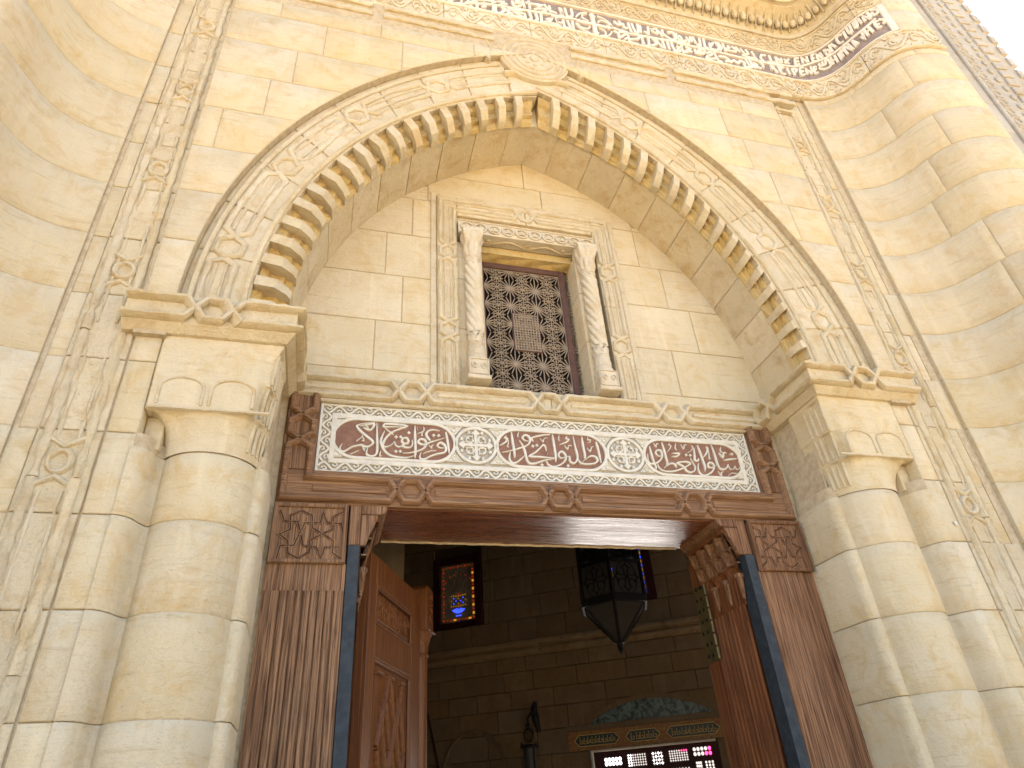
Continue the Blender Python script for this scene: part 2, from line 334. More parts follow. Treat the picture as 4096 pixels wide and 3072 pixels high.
DATA = {'t0':[[(-596,3334),(-587,3284),(-579,3205)],[(-600,3236),(-631,3237),(-641,3254),(-623,3268),(-602,3253),(-595,3228),(-607,3210),(-641,3200),(-675,3186),(-705,3167),(-727,3164),(-734,3181),(-727,3202)],[(-718,3196),(-681,3213),(-647,3219)],[(-628,3338),(-669,3342),(-695,3328),(-700,3308),(-687,3286),(-677,3274)],[(-603,3297),(-644,3280),(-681,3265),(-706,3250),(-731,3253),(-743,3265),(-734,3280),(-712,3280),(-700,3259),(-712,3230),(-742,3211),(-788,3196),(-824,3192)],[(-763,3181),(-802,3168),(-847,3168),(-892,3180),(-917,3206),(-931,3236),(-935,3260),(-929,3288),(-918,3316)],[(-809,3347),(-883,3343),(-922,3341),(-924,3353),(-911,3359),(-853,3360),(-803,3354),(-837,3336),(-879,3312),(-908,3279),(-924,3243),(-922,3226),(-904,3224),(-882,3236),(-866,3258)],[(-921,3336),(-903,3320),(-885,3308),(-872,3294)],[(-865,3258),(-861,3239),(-847,3228),(-828,3233),(-818,3247),(-827,3260),(-823,3278),(-805,3283),(-794,3270),(-798,3252),(-816,3247),(-822,3233),(-804,3227),(-782,3230),(-772,3250),(-775,3274)],[(-761,3360),(-759,3283),(-756,3214),(-759,3166)],[(-961,3361),(-956,3286),(-952,3214),(-955,3180),(-974,3166),(-995,3168),(-1005,3184),(-1000,3213)],[(-970,3362),(-1020,3354),(-1056,3341),(-1059,3328),(-1035,3301),(-1000,3272),(-978,3253),(-976,3236),(-995,3221),(-1012,3217),(-1033,3225),(-1054,3221),(-1079,3211),(-1101,3194),(-1121,3183),(-1136,3191),(-1136,3209),(-1127,3226)],[(-1034,3232),(-1024,3213),(-1017,3196),(-1012,3215)],[(-1046,3335),(-1007,3348),(-975,3354),(-977,3337),(-991,3318),(-1012,3320),(-1030,3329)],[(-1022,3333),(-1013,3337),(-1003,3329),(-1018,3326)],[(-1031,3287),(-1033,3273),(-1050,3255),(-1061,3244)],[(-1033,3273),(-1024,3264),(-1022,3250),(-1034,3253)],[(-1042,3195),(-1054,3187),(-1074,3176),(-1091,3170)],[(-932,3199),(-937,3181),(-936,3168),(-926,3172)],[(-716,3357),(-712,3339),(-725,3324),(-747,3312)],[(-715,3332),(-725,3310),(-718,3300)],[(-687,3249),(-672,3232),(-671,3247),(-659,3251)],[(-953,3356),(-949,3331)],[(-750,3354),(-746,3332)]],'d0':[(-793,3315),(-858,3284),(-834,3286),(-661,3309),(-634,3309),(-857,3200),(-835,3202)],'t1':[[(263,3335),(270,3294),(276,3202)],[(181,3360),(183,3298),(186,3244),(179,3223)],[(164,3202),(200,3231),(227,3243),(252,3235),(257,3216),(240,3200),(204,3191),(162,3192),(145,3208),(137,3231)],[(129,3360),(134,3295),(141,3241),(135,3211),(118,3193),(99,3195),(92,3211),(92,3231),(76,3228)],[(71,3227),(45,3218),(31,3227),(33,3248),(50,3259),(67,3246),(72,3223),(58,3196),(28,3174),(-8,3162),(-32,3170),(-42,3187),(-43,3200)],[(7,3365),(10,3303),(13,3236),(8,3190)],[(4,3217),(-36,3216),(-86,3218),(-139,3219),(-105,3242),(-75,3271),(-54,3292),(-42,3283),(-39,3256)],[(4,3211),(-41,3203),(-82,3187),(-126,3174),(-147,3180),(-155,3203),(-161,3242),(-170,3277),(-189,3313)],[(-134,3310),(-158,3314),(-169,3328),(-159,3346),(-137,3344),(-126,3324),(-134,3297),(-158,3278),(-193,3263),(-237,3246),(-292,3231)],[(-231,3361),(-227,3304),(-222,3244),(-222,3202)],[(-165,3221),(-192,3194),(-221,3173),(-241,3174),(-252,3196),(-246,3236)],[(-6,3360),(-58,3353),(-110,3336),(-117,3324),(-109,3309)],[(-262,3335),(-268,3324),(-257,3315),(-267,3297),(-286,3283),(-305,3270)],[(-254,3312),(-252,3292),(-259,3271),(-251,3265)],[(-187,3368),(-196,3343),(-194,3330)],[(-69,3335),(-52,3313),(-44,3334),(-24,3338)],[(47,3364),(41,3336),(47,3323)],[(93,3357),(85,3343),(100,3337),(82,3319),(42,3300)],[(70,3301),(87,3275),(96,3299),(115,3297)],[(218,3366),(215,3345),(231,3343),(226,3329),(209,3327)],[(205,3293),(221,3270),(231,3298),(245,3302)],[(-32,3247),(-36,3230)]],'d1':[(-114,3281),(-90,3288),(-72,3170),(78,3174)],'t2':[[(1166,3253),(1164,3230),(1144,3213),(1129,3215),(1127,3235)],[(1127,3235),(1115,3215),(1094,3210),(1084,3223),(1083,3242)],[(1083,3242),(1073,3222),(1047,3207),(1022,3212),(1015,3235),(1012,3260),(1010,3316),(1003,3365)],[(1005,3234),(978,3216),(951,3215),(950,3234),(963,3247),(984,3239),(984,3214),(964,3187),(926,3165),(896,3161),(879,3182),(880,3214),(889,3237)],[(909,3359),(917,3310),(923,3255),(926,3217),(919,3188)],[(842,3269),(851,3241),(861,3213),(852,3189),(823,3175),(800,3184),(789,3205),(770,3220),(750,3231),(784,3240),(816,3242),(834,3230),(810,3216),(785,3201),(750,3187),(707,3175),(666,3173),(639,3181),(625,3202),(623,3221)],[(657,3192),(687,3215),(711,3226),(732,3221),(740,3199)],[(679,3360),(684,3304),(686,3256),(687,3225),(672,3202)],[(663,3268),(639,3269),(626,3285),(636,3305),(659,3305),(664,3284),(658,3258),(631,3231),(597,3216),(576,3218),(567,3236),(573,3278)],[(594,3331),(597,3283),(602,3229),(609,3198),(606,3179)],[(728,3291),(767,3294),(776,3289),(753,3273),(724,3271)],[(624,3352),(635,3327),(642,3347),(657,3347)],[(727,3360),(721,3346),(733,3340),(718,3316),(698,3296)],[(767,3359),(759,3329),(765,3313)],[(800,3355),(813,3326),(823,3353),(838,3351)],[(871,3353),(874,3337),(856,3316),(830,3301)],[(881,3337),(876,3291),(871,3255),(891,3256),(894,3269)],[(967,3353),(972,3333),(954,3302),(928,3278)],[(977,3327),(970,3287),(969,3271),(980,3275)],[(1064,3356),(1056,3326),(1067,3320)],[(1040,3315),(1062,3286),(1073,3317),(1093,3315)],[(1109,3312),(1130,3317),(1131,3307),(1110,3306)],[(1060,3267),(1102,3276),(1154,3282)],[(1004,3192),(1020,3165),(1026,3187),(1043,3191)],[(1053,3157),(1090,3184),(1110,3185),(1130,3183)]],'d2':[(820,3287),(846,3286)],'fr':[[(-407,6856),(-404,6798),(-401,6740)],[(-458,6775),(-427,6739),(-348,6743),(-283,6750),(-272,6863)],[(-348,6861),(-340,6805),(-372,6791)],[(-257,6849),(-256,6751),(-212,6769),(-182,6820),(-145,6796),(-181,6752)],[(-208,6850),(-171,6825)],[(-134,6801),(-121,6757),(-48,6776),(-100,6814),(-22,6826),(-23,6747),(29,6778),(15,6882)],[(-146,6865),(-143,6837),(-41,6868)],[(71,6874),(80,6788),(37,6742)],[(116,6883),(110,6751)],[(150,6816),(203,6848),(163,6782),(129,6779),(274,6767)],[(242,6893),(251,6817),(292,6823)],[(-396,6880),(-314,6905),(-259,6908),(-288,6881)],[(-237,6918),(-192,6937),(-205,6901),(-160,6920)],[(-243,6996),(-229,6962)],[(-111,6981),(-105,6912),(-65,6919),(-34,6962),(-58,6942)],[(-93,6999),(-53,7016),(-90,6959),(-32,6994)],[(-24,7028),(-15,6919)],[(28,7040),(29,6918)],[(-3,7006),(54,7009),(129,7020),(92,6984)],[(59,6929),(136,6972),(163,6952),(125,6916)],[(160,7043),(183,6981),(254,6949)],[(200,7039),(201,6937)],[(287,7044),(305,6939)],[(-467,6805),(-371,6831),(-261,6862),(-40,6884),(311,6931)],[(-521,6768),(-467,6805),(-406,6876)],[(296,7044),(301,6942),(203,6912)],[(335,7060),(343,6941),(389,6968),(391,7073)],[(190,6779),(241,6781),(271,6766)],[(247,6883),(249,6802)],[(298,6867),(301,6759)],[(335,6873),(349,6769),(307,6762)],[(378,6881),(374,6761)],[(201,6893),(307,6908),(415,6923)],[(763,7033),(784,6994),(820,7008),(805,7050)],[(840,7025),(842,6969),(876,6973)],[(890,7055),(899,6917)],[(924,7059),(937,6941),(969,6962),(977,7070)],[(998,7059),(988,6941)],[(1018,6981),(1038,6970),(1057,6949),(1074,7069)],[(1099,7050),(1103,7014),(1145,6992),(1149,7070),(1089,7027)],[(1157,7054),(1190,6962)],[(1207,7073),(1201,7013),(1253,6957),(1305,6958),(1310,7065),(1249,7051)],[(1334,7064),(1343,6972),(1424,6946)],[(732,6871),(772,6850),(774,6796),(841,6867),(856,6827),(810,6782)],[(777,6879),(862,6893),(954,6910),(947,6843),(863,6802),(860,6756),(931,6755)],[(980,6901),(983,6765)],[(1043,6906),(1029,6773),(987,6757)],[(1080,6892),(1107,6829),(1047,6779)],[(1100,6909),(1158,6775)],[(1172,6899),(1174,6771)],[(1217,6897),(1214,6777)],[(1252,6901),(1265,6777),(1322,6825),(1295,6861)],[(1344,6898),(1342,6786),(1396,6824)],[(729,6926),(874,6898),(1129,6911),(1432,6949)],[(1328,7010),(1361,7037),(1373,6991),(1334,6954),(1402,6980),(1420,6979)],[(1426,7047),(1435,6971),(1466,7062)],[(1476,7066),(1460,6980)],[(1490,7071),(1504,6974)],[(1555,7073),(1539,6951),(1507,6968)],[(1598,7082),(1584,6953),(1610,6949)],[(1683,7055),(1653,7007),(1643,7026),(1636,6944),(1703,6953),(1731,6992),(1708,7079)],[(1734,7074),(1752,7000),(1719,6945)],[(1781,7077),(1786,6954)],[(1817,7053),(1836,7038),(1804,6990),(1888,6991),(1892,7036),(1866,7064)],[(1906,7071),(1933,7000)],[(1951,7065),(1971,6984)],[(2002,7062),(2015,7007),(1953,6957),(2025,6946),(2070,6969),(2062,7053)],[(1288,6824),(1313,6819),(1342,6851),(1304,6781),(1292,6805)],[(1379,6878),(1420,6865),(1374,6820),(1433,6828)],[(1467,6875),(1471,6820),(1538,6837),(1559,6887),(1516,6893),(1492,6849),(1531,6863)],[(1567,6848),(1613,6885),(1623,6853),(1566,6805),(1561,6768),(1651,6807)],[(1652,6899),(1663,6783),(1697,6774)],[(1684,6847),(1747,6862),(1781,6817),(1734,6794)],[(1777,6788),(1828,6841),(1861,6810),(1892,6856),(1927,6833),(1920,6775),(1996,6801),(1993,6899)],[(1953,6892),(1973,6800)],[(2015,6864),(2047,6860),(2053,6820),(2020,6802),(2021,6837),(2085,6803)],[(1306,6908),(1577,6922),(1871,6913),(2084,6923),(2346,6978)],[(2070,6969),(2093,6919),(2120,6886),(2111,6826)],[(2200,7043),(2157,7038),(2132,6977),(2160,6935),(2198,6948)],[(2238,7057),(2236,6962),(2263,6971)],[(2301,7058),(2294,6972)],[(2309,7060),(2343,6983)],[(2360,7057),(2345,6979)],[(2392,7058),(2421,6985)],[(2440,7066),(2374,6984)],[(2547,7083),(2511,7085),(2486,6987),(2528,7000)],[(2498,7036),(2534,7040)],[(2563,6999),(2573,7091),(2605,7002)],[(2619,7087),(2612,7005)],[(2692,7080),(2665,7086),(2652,7002),(2679,6996)],[(2657,7040),(2680,7037)],[(2698,6985),(2703,7076),(2733,6988)],[(2735,7071),(2743,7001)],[(2792,7059),(2775,7071),(2781,6989),(2807,6993),(2801,7048),(2764,7030)],[(2827,7090),(2828,6983)],[(2844,7085),(2869,7005)],[(2957,7076),(2923,7108),(2899,7080),(2907,7014),(2940,6996)],[(2972,7097),(2971,6992)],[(3004,7112),(3004,7026),(3025,7016),(3032,7103)],[(3062,7103),(3058,7024),(3077,7028),(3082,7107)],[(3103,7099),(3108,7016)],[(3136,7012),(3137,7096),(3173,7004)],[(3175,7098),(3181,7018)],[(3199,7105),(3236,7087),(3237,7043),(3207,7032),(3199,7073)],[(2210,6901),(2200,6827)],[(2216,6898),(2244,6797)],[(2283,6916),(2281,6804)],[(2341,6905),(2305,6898),(2288,6806),(2323,6808)],[(2372,6916),(2373,6814)],[(2426,6816),(2423,6907),(2469,6913),(2439,6858)],[(2545,6937),(2509,6938),(2488,6833),(2529,6845)],[(2499,6885),(2531,6890)],[(2551,6838),(2560,6927),(2592,6831)],[(2611,6942),(2601,6853)],[(2658,6909),(2634,6923),(2620,6837),(2649,6840)],[(2629,6885),(2650,6880)],[(2686,6943),(2685,6903),(2708,6905),(2716,6950)],[(2706,6897),(2736,6903),(2744,6948),(2764,6937),(2766,6852),(2707,6845),(2668,6885)],[(2791,6945),(2786,6839)],[(2824,6936),(2825,6832)],[(2788,6892),(2825,6883)],[(2857,6926),(2860,6830)],[(2874,6931),(2882,6843)],[(2884,6933),(2900,6889)],[(2911,6935),(2917,6833)],[(2920,6942),(2965,6824)],[(2951,6938),(2972,6825)],[(2992,6928),(2998,6827)],[(2994,6916),(3020,6836)],[(3074,6937),(3074,6824),(3057,6889)],[(3097,6936),(3102,6837)],[(3129,6944),(3142,6839)],[(3105,6894),(3139,6893)],[(3209,6930),(3178,6946),(3181,6861),(3205,6862)],[(3181,6901),(3205,6893)],[(3212,6953),(3239,6925),(3240,6882),(3222,6890)],[(2133,6916),(2443,6951),(2635,6984),(2774,6966),(2925,6956),(3106,6945),(3200,6981)]],'sp':[[(-1378,2841),(-1355,2788),(-1296,2787),(-1261,2673),(-1202,2668),(-1181,2617),(-1166,2669),(-1106,2671)],[(-1324,2750),(-1331,2816),(-1284,2842),(-1235,2819),(-1229,2759),(-1131,2702),(-1131,2644),(-1091,2616)],[(-1231,2783),(-1264,2782),(-1302,2675),(-1360,2673),(-1369,2613)],[(-1231,2783),(-1198,2784),(-1186,2839),(-1165,2785),(-1103,2784),(-1088,2733)],[(-1096,2843),(-1140,2816),(-1138,2756),(-1237,2699),(-1232,2647),(-1277,2615),(-1325,2640),(-1331,2697),(-1369,2725),(-1324,2750)]]}
# ---------------------------------------------------------------- shared layout (metres; door axis x=0, tympanum plane y=0, outer face y=-.48)
ZS = 3.65                                    # springing of the arch
def arc(half, Rd, n=48, z0=ZS):
    c = Rd-half; a1 = math.acos(c/Rd)
    return [(Rd*math.cos(a1*i/n)-c, z0+Rd*math.sin(a1*i/n)) for i in range(n+1)]
OUT = arc(1.91, 2.75); FINS = {-1: arc(1.615, 2.27), 1: arc(1.505, 2.43)}; FIN = FINS[1]; SOF = arc(1.46, 2.12)
def at(A, t):
    f = t*(len(A)-1); i = min(int(f), len(A)-2); f -= i
    return (A[i][0]*(1-f)+A[i+1][0]*f, A[i][1]*(1-f)+A[i+1][1]*f)
def halfw(A, z):
    """half width of the arch curve at height z (0 above the apex)"""
    if z <= A[0][1]: return A[0][0]
    for (x0, z0), (x1, z1) in zip(A, A[1:]):
        if z <= z1: return x0+(x1-x0)*(z-z0)/(z1-z0)
    return 0.
ZK = [2.28+.345*k for k in range(-7, 14)]
PR = [(2.40, -.49), (2.52, -.505), (2.62, -.545), (2.71, -.62), (2.775, -.73), (2.82, -.86), (2.87, -.96), (2.95, -1.045), (3.05, -1.09), (3.16, -1.118), (3.30, -1.12)]
PL = [(-2.36, -.478), (-2.46, -.492), (-2.55, -.53), (-2.64, -.59), (-2.70, -.68), (-2.745, -.80), (-2.79, -.93), (-2.86, -1.03), (-2.96, -1.09), (-3.1, -1.12), (-3.9, -1.12)]
PR = smooth(PR, 3); PL = smooth(PL, 3)
# ---------------------------------------------------------------- ground
B = MB()
n = 60
B.grid(lambda u, v: (-150+300*u, -150+300*v, 0), 4, 4)
gm, t, b = mat('sunlit_paving', .9, .2); q = noise(t, pos(t, rand=False), 1.3, 6); L = t.links
br = N(t, 'TexBrick'); L.new(pos(t, rand=False), br.inputs[0]); br.inputs['Scale'].default_value = 1.6; br.inputs['Color1'].default_value = (.54, .395, .215, 1); br.inputs['Color2'].default_value = (.48, .345, .185, 1); br.inputs['Mortar'].default_value = (.24, .2, .15, 1); br.inputs['Mortar Size'].default_value = .008
L.new(mix(t, br.outputs[0], (.54, .41, .245), q), b.inputs['Base Color'])
tag(B.build('ground', gm, smooth=False), kind='structure')
# ---------------------------------------------------------------- facade wall with its curved wings
fac = thing('facade_wall', 'cream limestone ashlar facade wall that curves forward on both sides of the doorway', 'wall')
rb = random.Random(3)
def block(loop, M, h0, h1, m_=M_ST, parent=fac, name='stone_block', ch=.004, amp=.0016):
    return MB().prism(jag(loop, .08, amp, rb), M, h0, h1, ch).build(name, m_, parent, ang=50)
# mortar bed behind the spandrels
FS = FP(-.515)
zz = [3.44+(6.52-3.44)*i/56 for i in range(57)]
for s in (-1, 1):
    lp = [(s*2.04, z) for z in zz]+[(s*max(halfw(OUT, z), .002), z) for z in zz[::-1]]
    MB().prism(lp, FP(-.506), -.5, .0045).build('mortar_bed', M_MORT, fac)
def hrow_pieces(z0, z1, xs, inner, gap=.002):
    """blocks of one course between joints xs, clipped by inner(z) on the side of the arch (x>0)"""
    for a, b in zip(xs, xs[1:]):
        m_ = 8; zs_ = [z0+gap+(z1-z0-2*gap)*i/m_ for i in range(m_+1)]
        lft = [(max(a+gap, inner(z)+.002), z) for z in zs_]
        lft = [p for p in lft if p[0] < b-gap-.004]
        if len(lft) < 2: continue
        if lft[0][1] > zs_[0]+1e-6 or len(lft) >= 2:
            top, bot = lft[-1][1], lft[0][1]
            yield [(b-gap, bot), (b-gap, top)]+[p for p in lft[::-1]]
JL = {3.66: [], 4.005: [], 4.35: [], 4.695: [1.93], 5.04: [1.72], 5.385: [1.60], 5.73: [1.45, .95], 6.075: [1.75, 1.1, .45]}
JR = {3.66: [], 4.005: [], 4.35: [], 4.695: [1.75], 5.04: [1.71], 5.385: [1.59], 5.73: [1.48, .85], 6.075: [1.7, 1.25, .6]}
for s, J in ((-1, JL), (1, JR)):
    for z0 in ZK:
        if z0 < 3.6 or z0 > 6.1: continue
        z0_, z1_ = max(z0, 3.66), min(z0+.345, 6.24)
        k = min(J, key=lambda q_: abs(q_-z0)); xs = sorted([0.004]+J[k]+[2.035])
        for lp in hrow_pieces(z0_, z1_, xs, lambda z: halfw(OUT, z)):
            if abs(area(lp)) > .002: block([(s*x, z) for x, z in lp], FP(-.506), -.06, .008+rb.uniform(0, .003))
# panels below the imposts (behind and beside the capitals) and the flat strips outside the columns
for s in (-1, 1):

    for za, zb, xa in [(z, min(z+.345, 3.46 if z > 2.6 else 9), 1.925) for z in ZK if z < 3.4]:
        block([(s*(xa+.002), za+.002), (s*2.035, za+.002), (s*2.035, zb-.002), (s*(xa+.002), zb-.002)], FP(-.47), -.1, .009)
    block([(s*1.78, 3.088), (s*1.923, 3.088), (s*1.923, 3.20), (s*1.78, 3.20)], FP(-.472), -.2, .007); block([(s*1.852, 2.935), (s*1.923, 2.935), (s*1.923, 3.085), (s*1.852, 3.085)], FP(-.40), -.2, .007); block([(s*1.80, 3.204), (s*1.923, 3.204), (s*1.923, 3.46), (s*1.80, 3.46)], FP(-.472), -.2, .007)
    MB().box(min(s*1.945, s*2.5), max(s*1.945, s*2.5), -.4655, -.3, 0, 3.64).build('mortar_bed', M_MORT, fac, False)
    MB().box(min(s*2.0, s*2.5), max(s*2.0, s*2.5), -.4615, -.3, 3.64, 6.6).build('mortar_bed', M_MORT, fac, False)
# plain strip beside the frame
for s in (-1, 1):
    MB().box(min(s*2.34, s*2.43), max(s*2.34, s*2.43), (-.4705 if s < 0 else -.4712), -.4, 0, 6.48).build('mortar_bed', M_MORT, fac, False)
    o_ = 2.275 if s < 0 else 2.285; e_ = 2.36 if s < 0 else 2.398
    for z0 in ZK:
        z1 = min(z0+.345, 6.48)
        if z1-z0 < .02: continue
        block([(s*o_, z0+.002), (s*e_, z0+.002), (s*e_, z1-.002), (s*o_, z1-.002)], FP(-.462), -.05, rb.choice((.006, .010, .004)), amp=.002)
# wings
def cblock(M, s0, s1, z0, z1, m_=M_ST, parent=fac, name='stone_block', h1=.01, ns=None, cross=None, ch=.005):
    ns = ns or max(3, int((s1-s0)/.05)); rj = [rb.uniform(-.0015, .0015) for _ in range(8)]
    us = [s0, s0+ch]+[s0+(s1-s0)*i/ns for i in range(1, ns)]+[s1-ch, s1]; vs_ = [z0, z0+ch]+[z0+(z1-z0)*i/3 for i in (1, 2)]+[z1-ch, z1]
    nu, nv = len(us), len(vs_); B = MB()
    def f(i, j):
        e = i in (0, nu-1) or j in (0, nv-1)
        return M(us[i], vs_[j], ((h1-ch if e else h1+rb.uniform(-.0008, .0008))))
    P_ = [f(i, j) for j in range(nv) for i in range(nu)]
    F_ = [(j*nu+i, j*nu+i+1, (j+1)*nu+i+1, (j+1)*nu+i) for j in range(nv-1) for i in range(nu-1)]
    B.add(P_, F_)
    ring = [(i, 0) for i in range(nu)]+[(nu-1, j) for j in range(1, nv)]+[(i, nv-1) for i in range(nu-2, -1, -1)]+[(0, j) for j in range(nv-2, 0, -1)]
    a = [M(us[i], vs_[j], h1-ch) for i, j in ring]; c = [M(us[i], vs_[j], -.03) for i, j in ring]; k = len(ring)
    B.add(a+c, [(i, (i+1) % k, k+(i+1) % k, k+i) for i in range(k)])
    return B.build(name, m_, parent, ang=50)
for pl, s in ((PR, 1), (PL, -1)):
    M0 = pmap(pl if s > 0 else pl[::-1]); L_end = M0.acc[-1]
    if s < 0:
        M1 = lambda a, z, h, M0=M0, L_end=L_end: M0(L_end-a, z, h)
    else: M1 = M0
    Bm = MB(); Bm.grid(lambda u, v, M1=M1, L_end=L_end: M1(L_end*u, 12.4*v, .0035), 40, 2); Bm.build('mortar_bed', M_MORT, fac)
    for ki, z0 in enumerate(ZK):
        z1 = min(z0+.345, 6.48); z0 = max(z0, 0.)
        if z1-z0 < .03: continue
        q = .0; cuts = [0.]
        if s < 0: z0 += 0; 
        while q < L_end:
            q += rb.uniform(.42, .85); cuts.append(min(q, L_end))
        if cuts[-1]-cuts[-2] < .15: cuts.pop(-2)
        for a, b_ in zip(cuts, cuts[1:]): cblock(M1, a+.002, b_-.002, z0+.002, z1-.002, h1=.008+rb.uniform(-.001, .002))
# body of the wall behind the facing, parapet above
B = MB()
for s in (-1, 1):
    B.box(min(s*1.46, s*4.2), max(s*1.46, s*4.2), -.30, .46, 0, 3.44)
    B.box(min(s*1.95, s*4.2), max(s*1.95, s*4.2), -.30, .46, 3.44, 12.4)
    B.box(min(s*2.93, s*4.1), max(s*2.93, s*4.1), -1.0, -.30, 0, 12.4)
B.box(-1.96, 1.96, .08, .46, 5.2, 12.4); B.box(-1.96, 1.96, -.40, .08, 6.36, 12.4)
B.box(-1.46, -.62, .08, .46, 3.0, 5.2); B.box(.62, 1.46, .08, .46, 3.0, 5.2); B.box(-1.96, -1.46, .08, .46, 3.44, 5.2); B.box(1.46, 1.96, .08, .46, 3.44, 5.2)
B.box(-.62, .62, .25, .46, 3.0, 5.2)
B.build('wall_core', M_MORT, fac, False)
# right end: stone strip, groove and worn carved border against the sky
for k in range(36):
    z0 = k*.345; z1 = z0+.345
    MB().prism(jag([(3.335, z0+.002), (3.45, z0+.002), (3.45, z1-.002), (3.335, z1-.002)], .08, .002, rb), FP(-1.10), -.1, .0, .004).build('edge_stone', M_GST, fac)
    MB().prism(jag([(3.453, z0+.002), (3.488, z0+.002), (3.488, z1-.002), (3.453, z1-.002)], .08, .002, rb), FP(-1.10), -.1, .022, .008).build('edge_moulding', M_GST, fac)
    B = MB(); B.prism(jag([(3.492, z0+.002), (4.06, z0+.002), (4.06, z1-.002), (3.492, z1-.002)], .05, .003, rb), FP(-1.10), -.12, .0, .005)
    for j in range(3):
        zc = z0+.06+j*.115
        B.sweep([(3.56+.05*math.cos(a), zc+.045*math.sin(a)) for a in (0, 1.05, 2.1, 3.14, 4.2, 5.2)], FP(-1.10), roll(.012, .014, 0, 3), True)
        B.ball((3.60, -1.105, zc+.05), .018, .012, .02)
        B.ball((3.72+.015*math.sin(k*3+j), -1.105, zc), .028, .014, .034)
        B.prism([(3.80, zc-.045), (3.93, zc-.02), (3.93, zc+.02), (3.80, zc+.045)], FP(-1.10), 0, .016, .006)
    B.build('carved_border', M_GST, fac)
    for j in range(2): MB().box(4.03, 4.095+.012*rb.random(), -1.115, -1.0, z0+.02+j*.172, z0+.125+j*.172).build('border_tooth', M_GST, fac, False)
MB().box(3.30, 4.03, -1.09, -.7, 0, 12.4).build('mortar_bed', M_MORT, fac, False)
# ---------------------------------------------------------------- rectangular frame moulding with its medallion
frm = thing('frame_moulding', 'raised double roll stone moulding framing the arch with a ringed medallion above its point', 'moulding')
path = [(-2.16, 0.), (-2.16, 6.36), (2.16, 6.36), (2.16, 0.)]
L1 = 6.36; L2 = L1+4.32
kv = [5.85, 5.18, 4.5, 3.80, 2.83, 1.9, .9]
knots = [z for z in kv]+[L1+2.16+x for x in (-1.12, 1.12)]+[L2+(6.36-z) for z in kv]
rows = []
for s in (-1, 1):
    for z0 in ZK:
        z1 = min(z0+.345, 6.24)
        if z1-z0 > .03: MB().prism(jag([(s*2.045, z0+.002), (s*2.27, z0+.002), (s*2.27, z1-.002), (s*2.045, z1-.002)], .08, .002, rb), FP(-.470), -.05, .004+rb.uniform(0, .003), .004).build('frame_block', M_CARVE, frm)
for i in range(7):
    x0, x1 = -2.27+i*.649, -2.27+(i+1)*.649
    MB().prism(jag([(x0+.003, 6.245), (x1-.003, 6.245), (x1-.003, 6.475), (x0+.003, 6.475)], .08, .002, rb), FP(-.460), -.05, .004, .004).build('frame_block', M_CARVE, frm)
def MF(x, z, h):  # the top run stands a little further forward than the uprights
    return (x, -.474-h-(.0 if z < 6.2 else .004), z)
for s in (-1, 1):
    for dx_ in (-.072, .072):
        z = 0.
        while z < 6.25:
            e = min(z+.345*2, 6.30); MB().sweep([(s*2.16+dx_, z+.002), (s*2.16+dx_, e-.002)], MF, roll(.023, .024), wear=.3).build('moulding', M_CARVE, frm)
            MB().sweep([(s*2.16+dx_*.52, z+.05), (s*2.16+dx_*.52, e-.05)], MF, roll(.009, .011), wear=.5).build('inner_bead', M_CARVE, frm); z = e
    for zk in kv:
        MB().sweep([(s*2.16+.040*math.cos(a*PI/6), zk+.046*math.sin(a*PI/6)) for a in range(12)], MF, roll(.014, .022), True, wear=.2).build('knot', M_CARVE, frm)
        for q in (-1, 1):
            MB().sweep([(s*2.16-.07, zk+q*.105), (s*2.16, zk+q*.062), (s*2.16+.07, zk+q*.105)], MF, roll(.013, .019), wear=.3).build('knot_link', M_CARVE, frm)
for x0, x1 in ((-2.25, -1.17), (-1.09, -.30), (.30, 1.09), (1.17, 2.25)):
    for zc_, hh in ((6.450, .075), (6.350, .070), (6.262, .045)): MB().sweep([(x0, zc_), (x1, zc_)], FP(-.462), flat(.046 if hh > .05 else .022, 0, hh, .006), wear=.10).build('top_ledge', M_CARVE, frm)
for x0 in (-1.13, 1.13):
    for dx_ in (-.034, .034): MB().sweep([(x0+dx_, 6.27), (x0+dx_*.4, 6.36), (x0+dx_, 6.455)], FP(-.462), flat(.022, 0, .05, .008), wear=.15).build('ledge_link', M_CARVE, frm)
cx, cz = .005, 6.225
def ring(r, ex=1.): return [(cx+r*ex*math.cos(2*PI*i/40), cz+r*math.sin(2*PI*i/40)) for i in range(40)]
MB().prism(ring(.265), FP(-.47), 0, .036, .006).build('medallion_disc', M_CARVE, frm)
for r in (.235, .185, .135):
    MB().sweep(ring(r), FP(-.506), roll(.015, .012, 0, 5), True, wear=.3).build('medallion_ring', M_CARVE, frm)
B = MB(); B.ball((cx, -.508, cz), .04, .010, .04, 12, 8)
for i in range(8):
    a = 2*PI*i/8; B.ball((cx+.08*math.cos(a), -.507, cz+.08*math.sin(a)), .018, .008, .018)
B.build('medallion_rosette', M_CARVE, frm)
for s in (-1, 1):
    MB().sweep(smooth([(cx+s*.36, 6.10), (cx+s*.33, 6.22), (cx+s*.37, 6.36)], 5), FP(-.47), roll(.02, .05, 0, 5)).build('medallion_scroll', M_CARVE, frm)
    MB().sweep(smooth([(cx+s*.24, 5.99), (cx+s*.16, 6.02), (cx+s*.05, 6.0)], 5), FP(-.47), roll(.018, .04, 0, 5)).build('medallion_scroll', M_CARVE, frm)
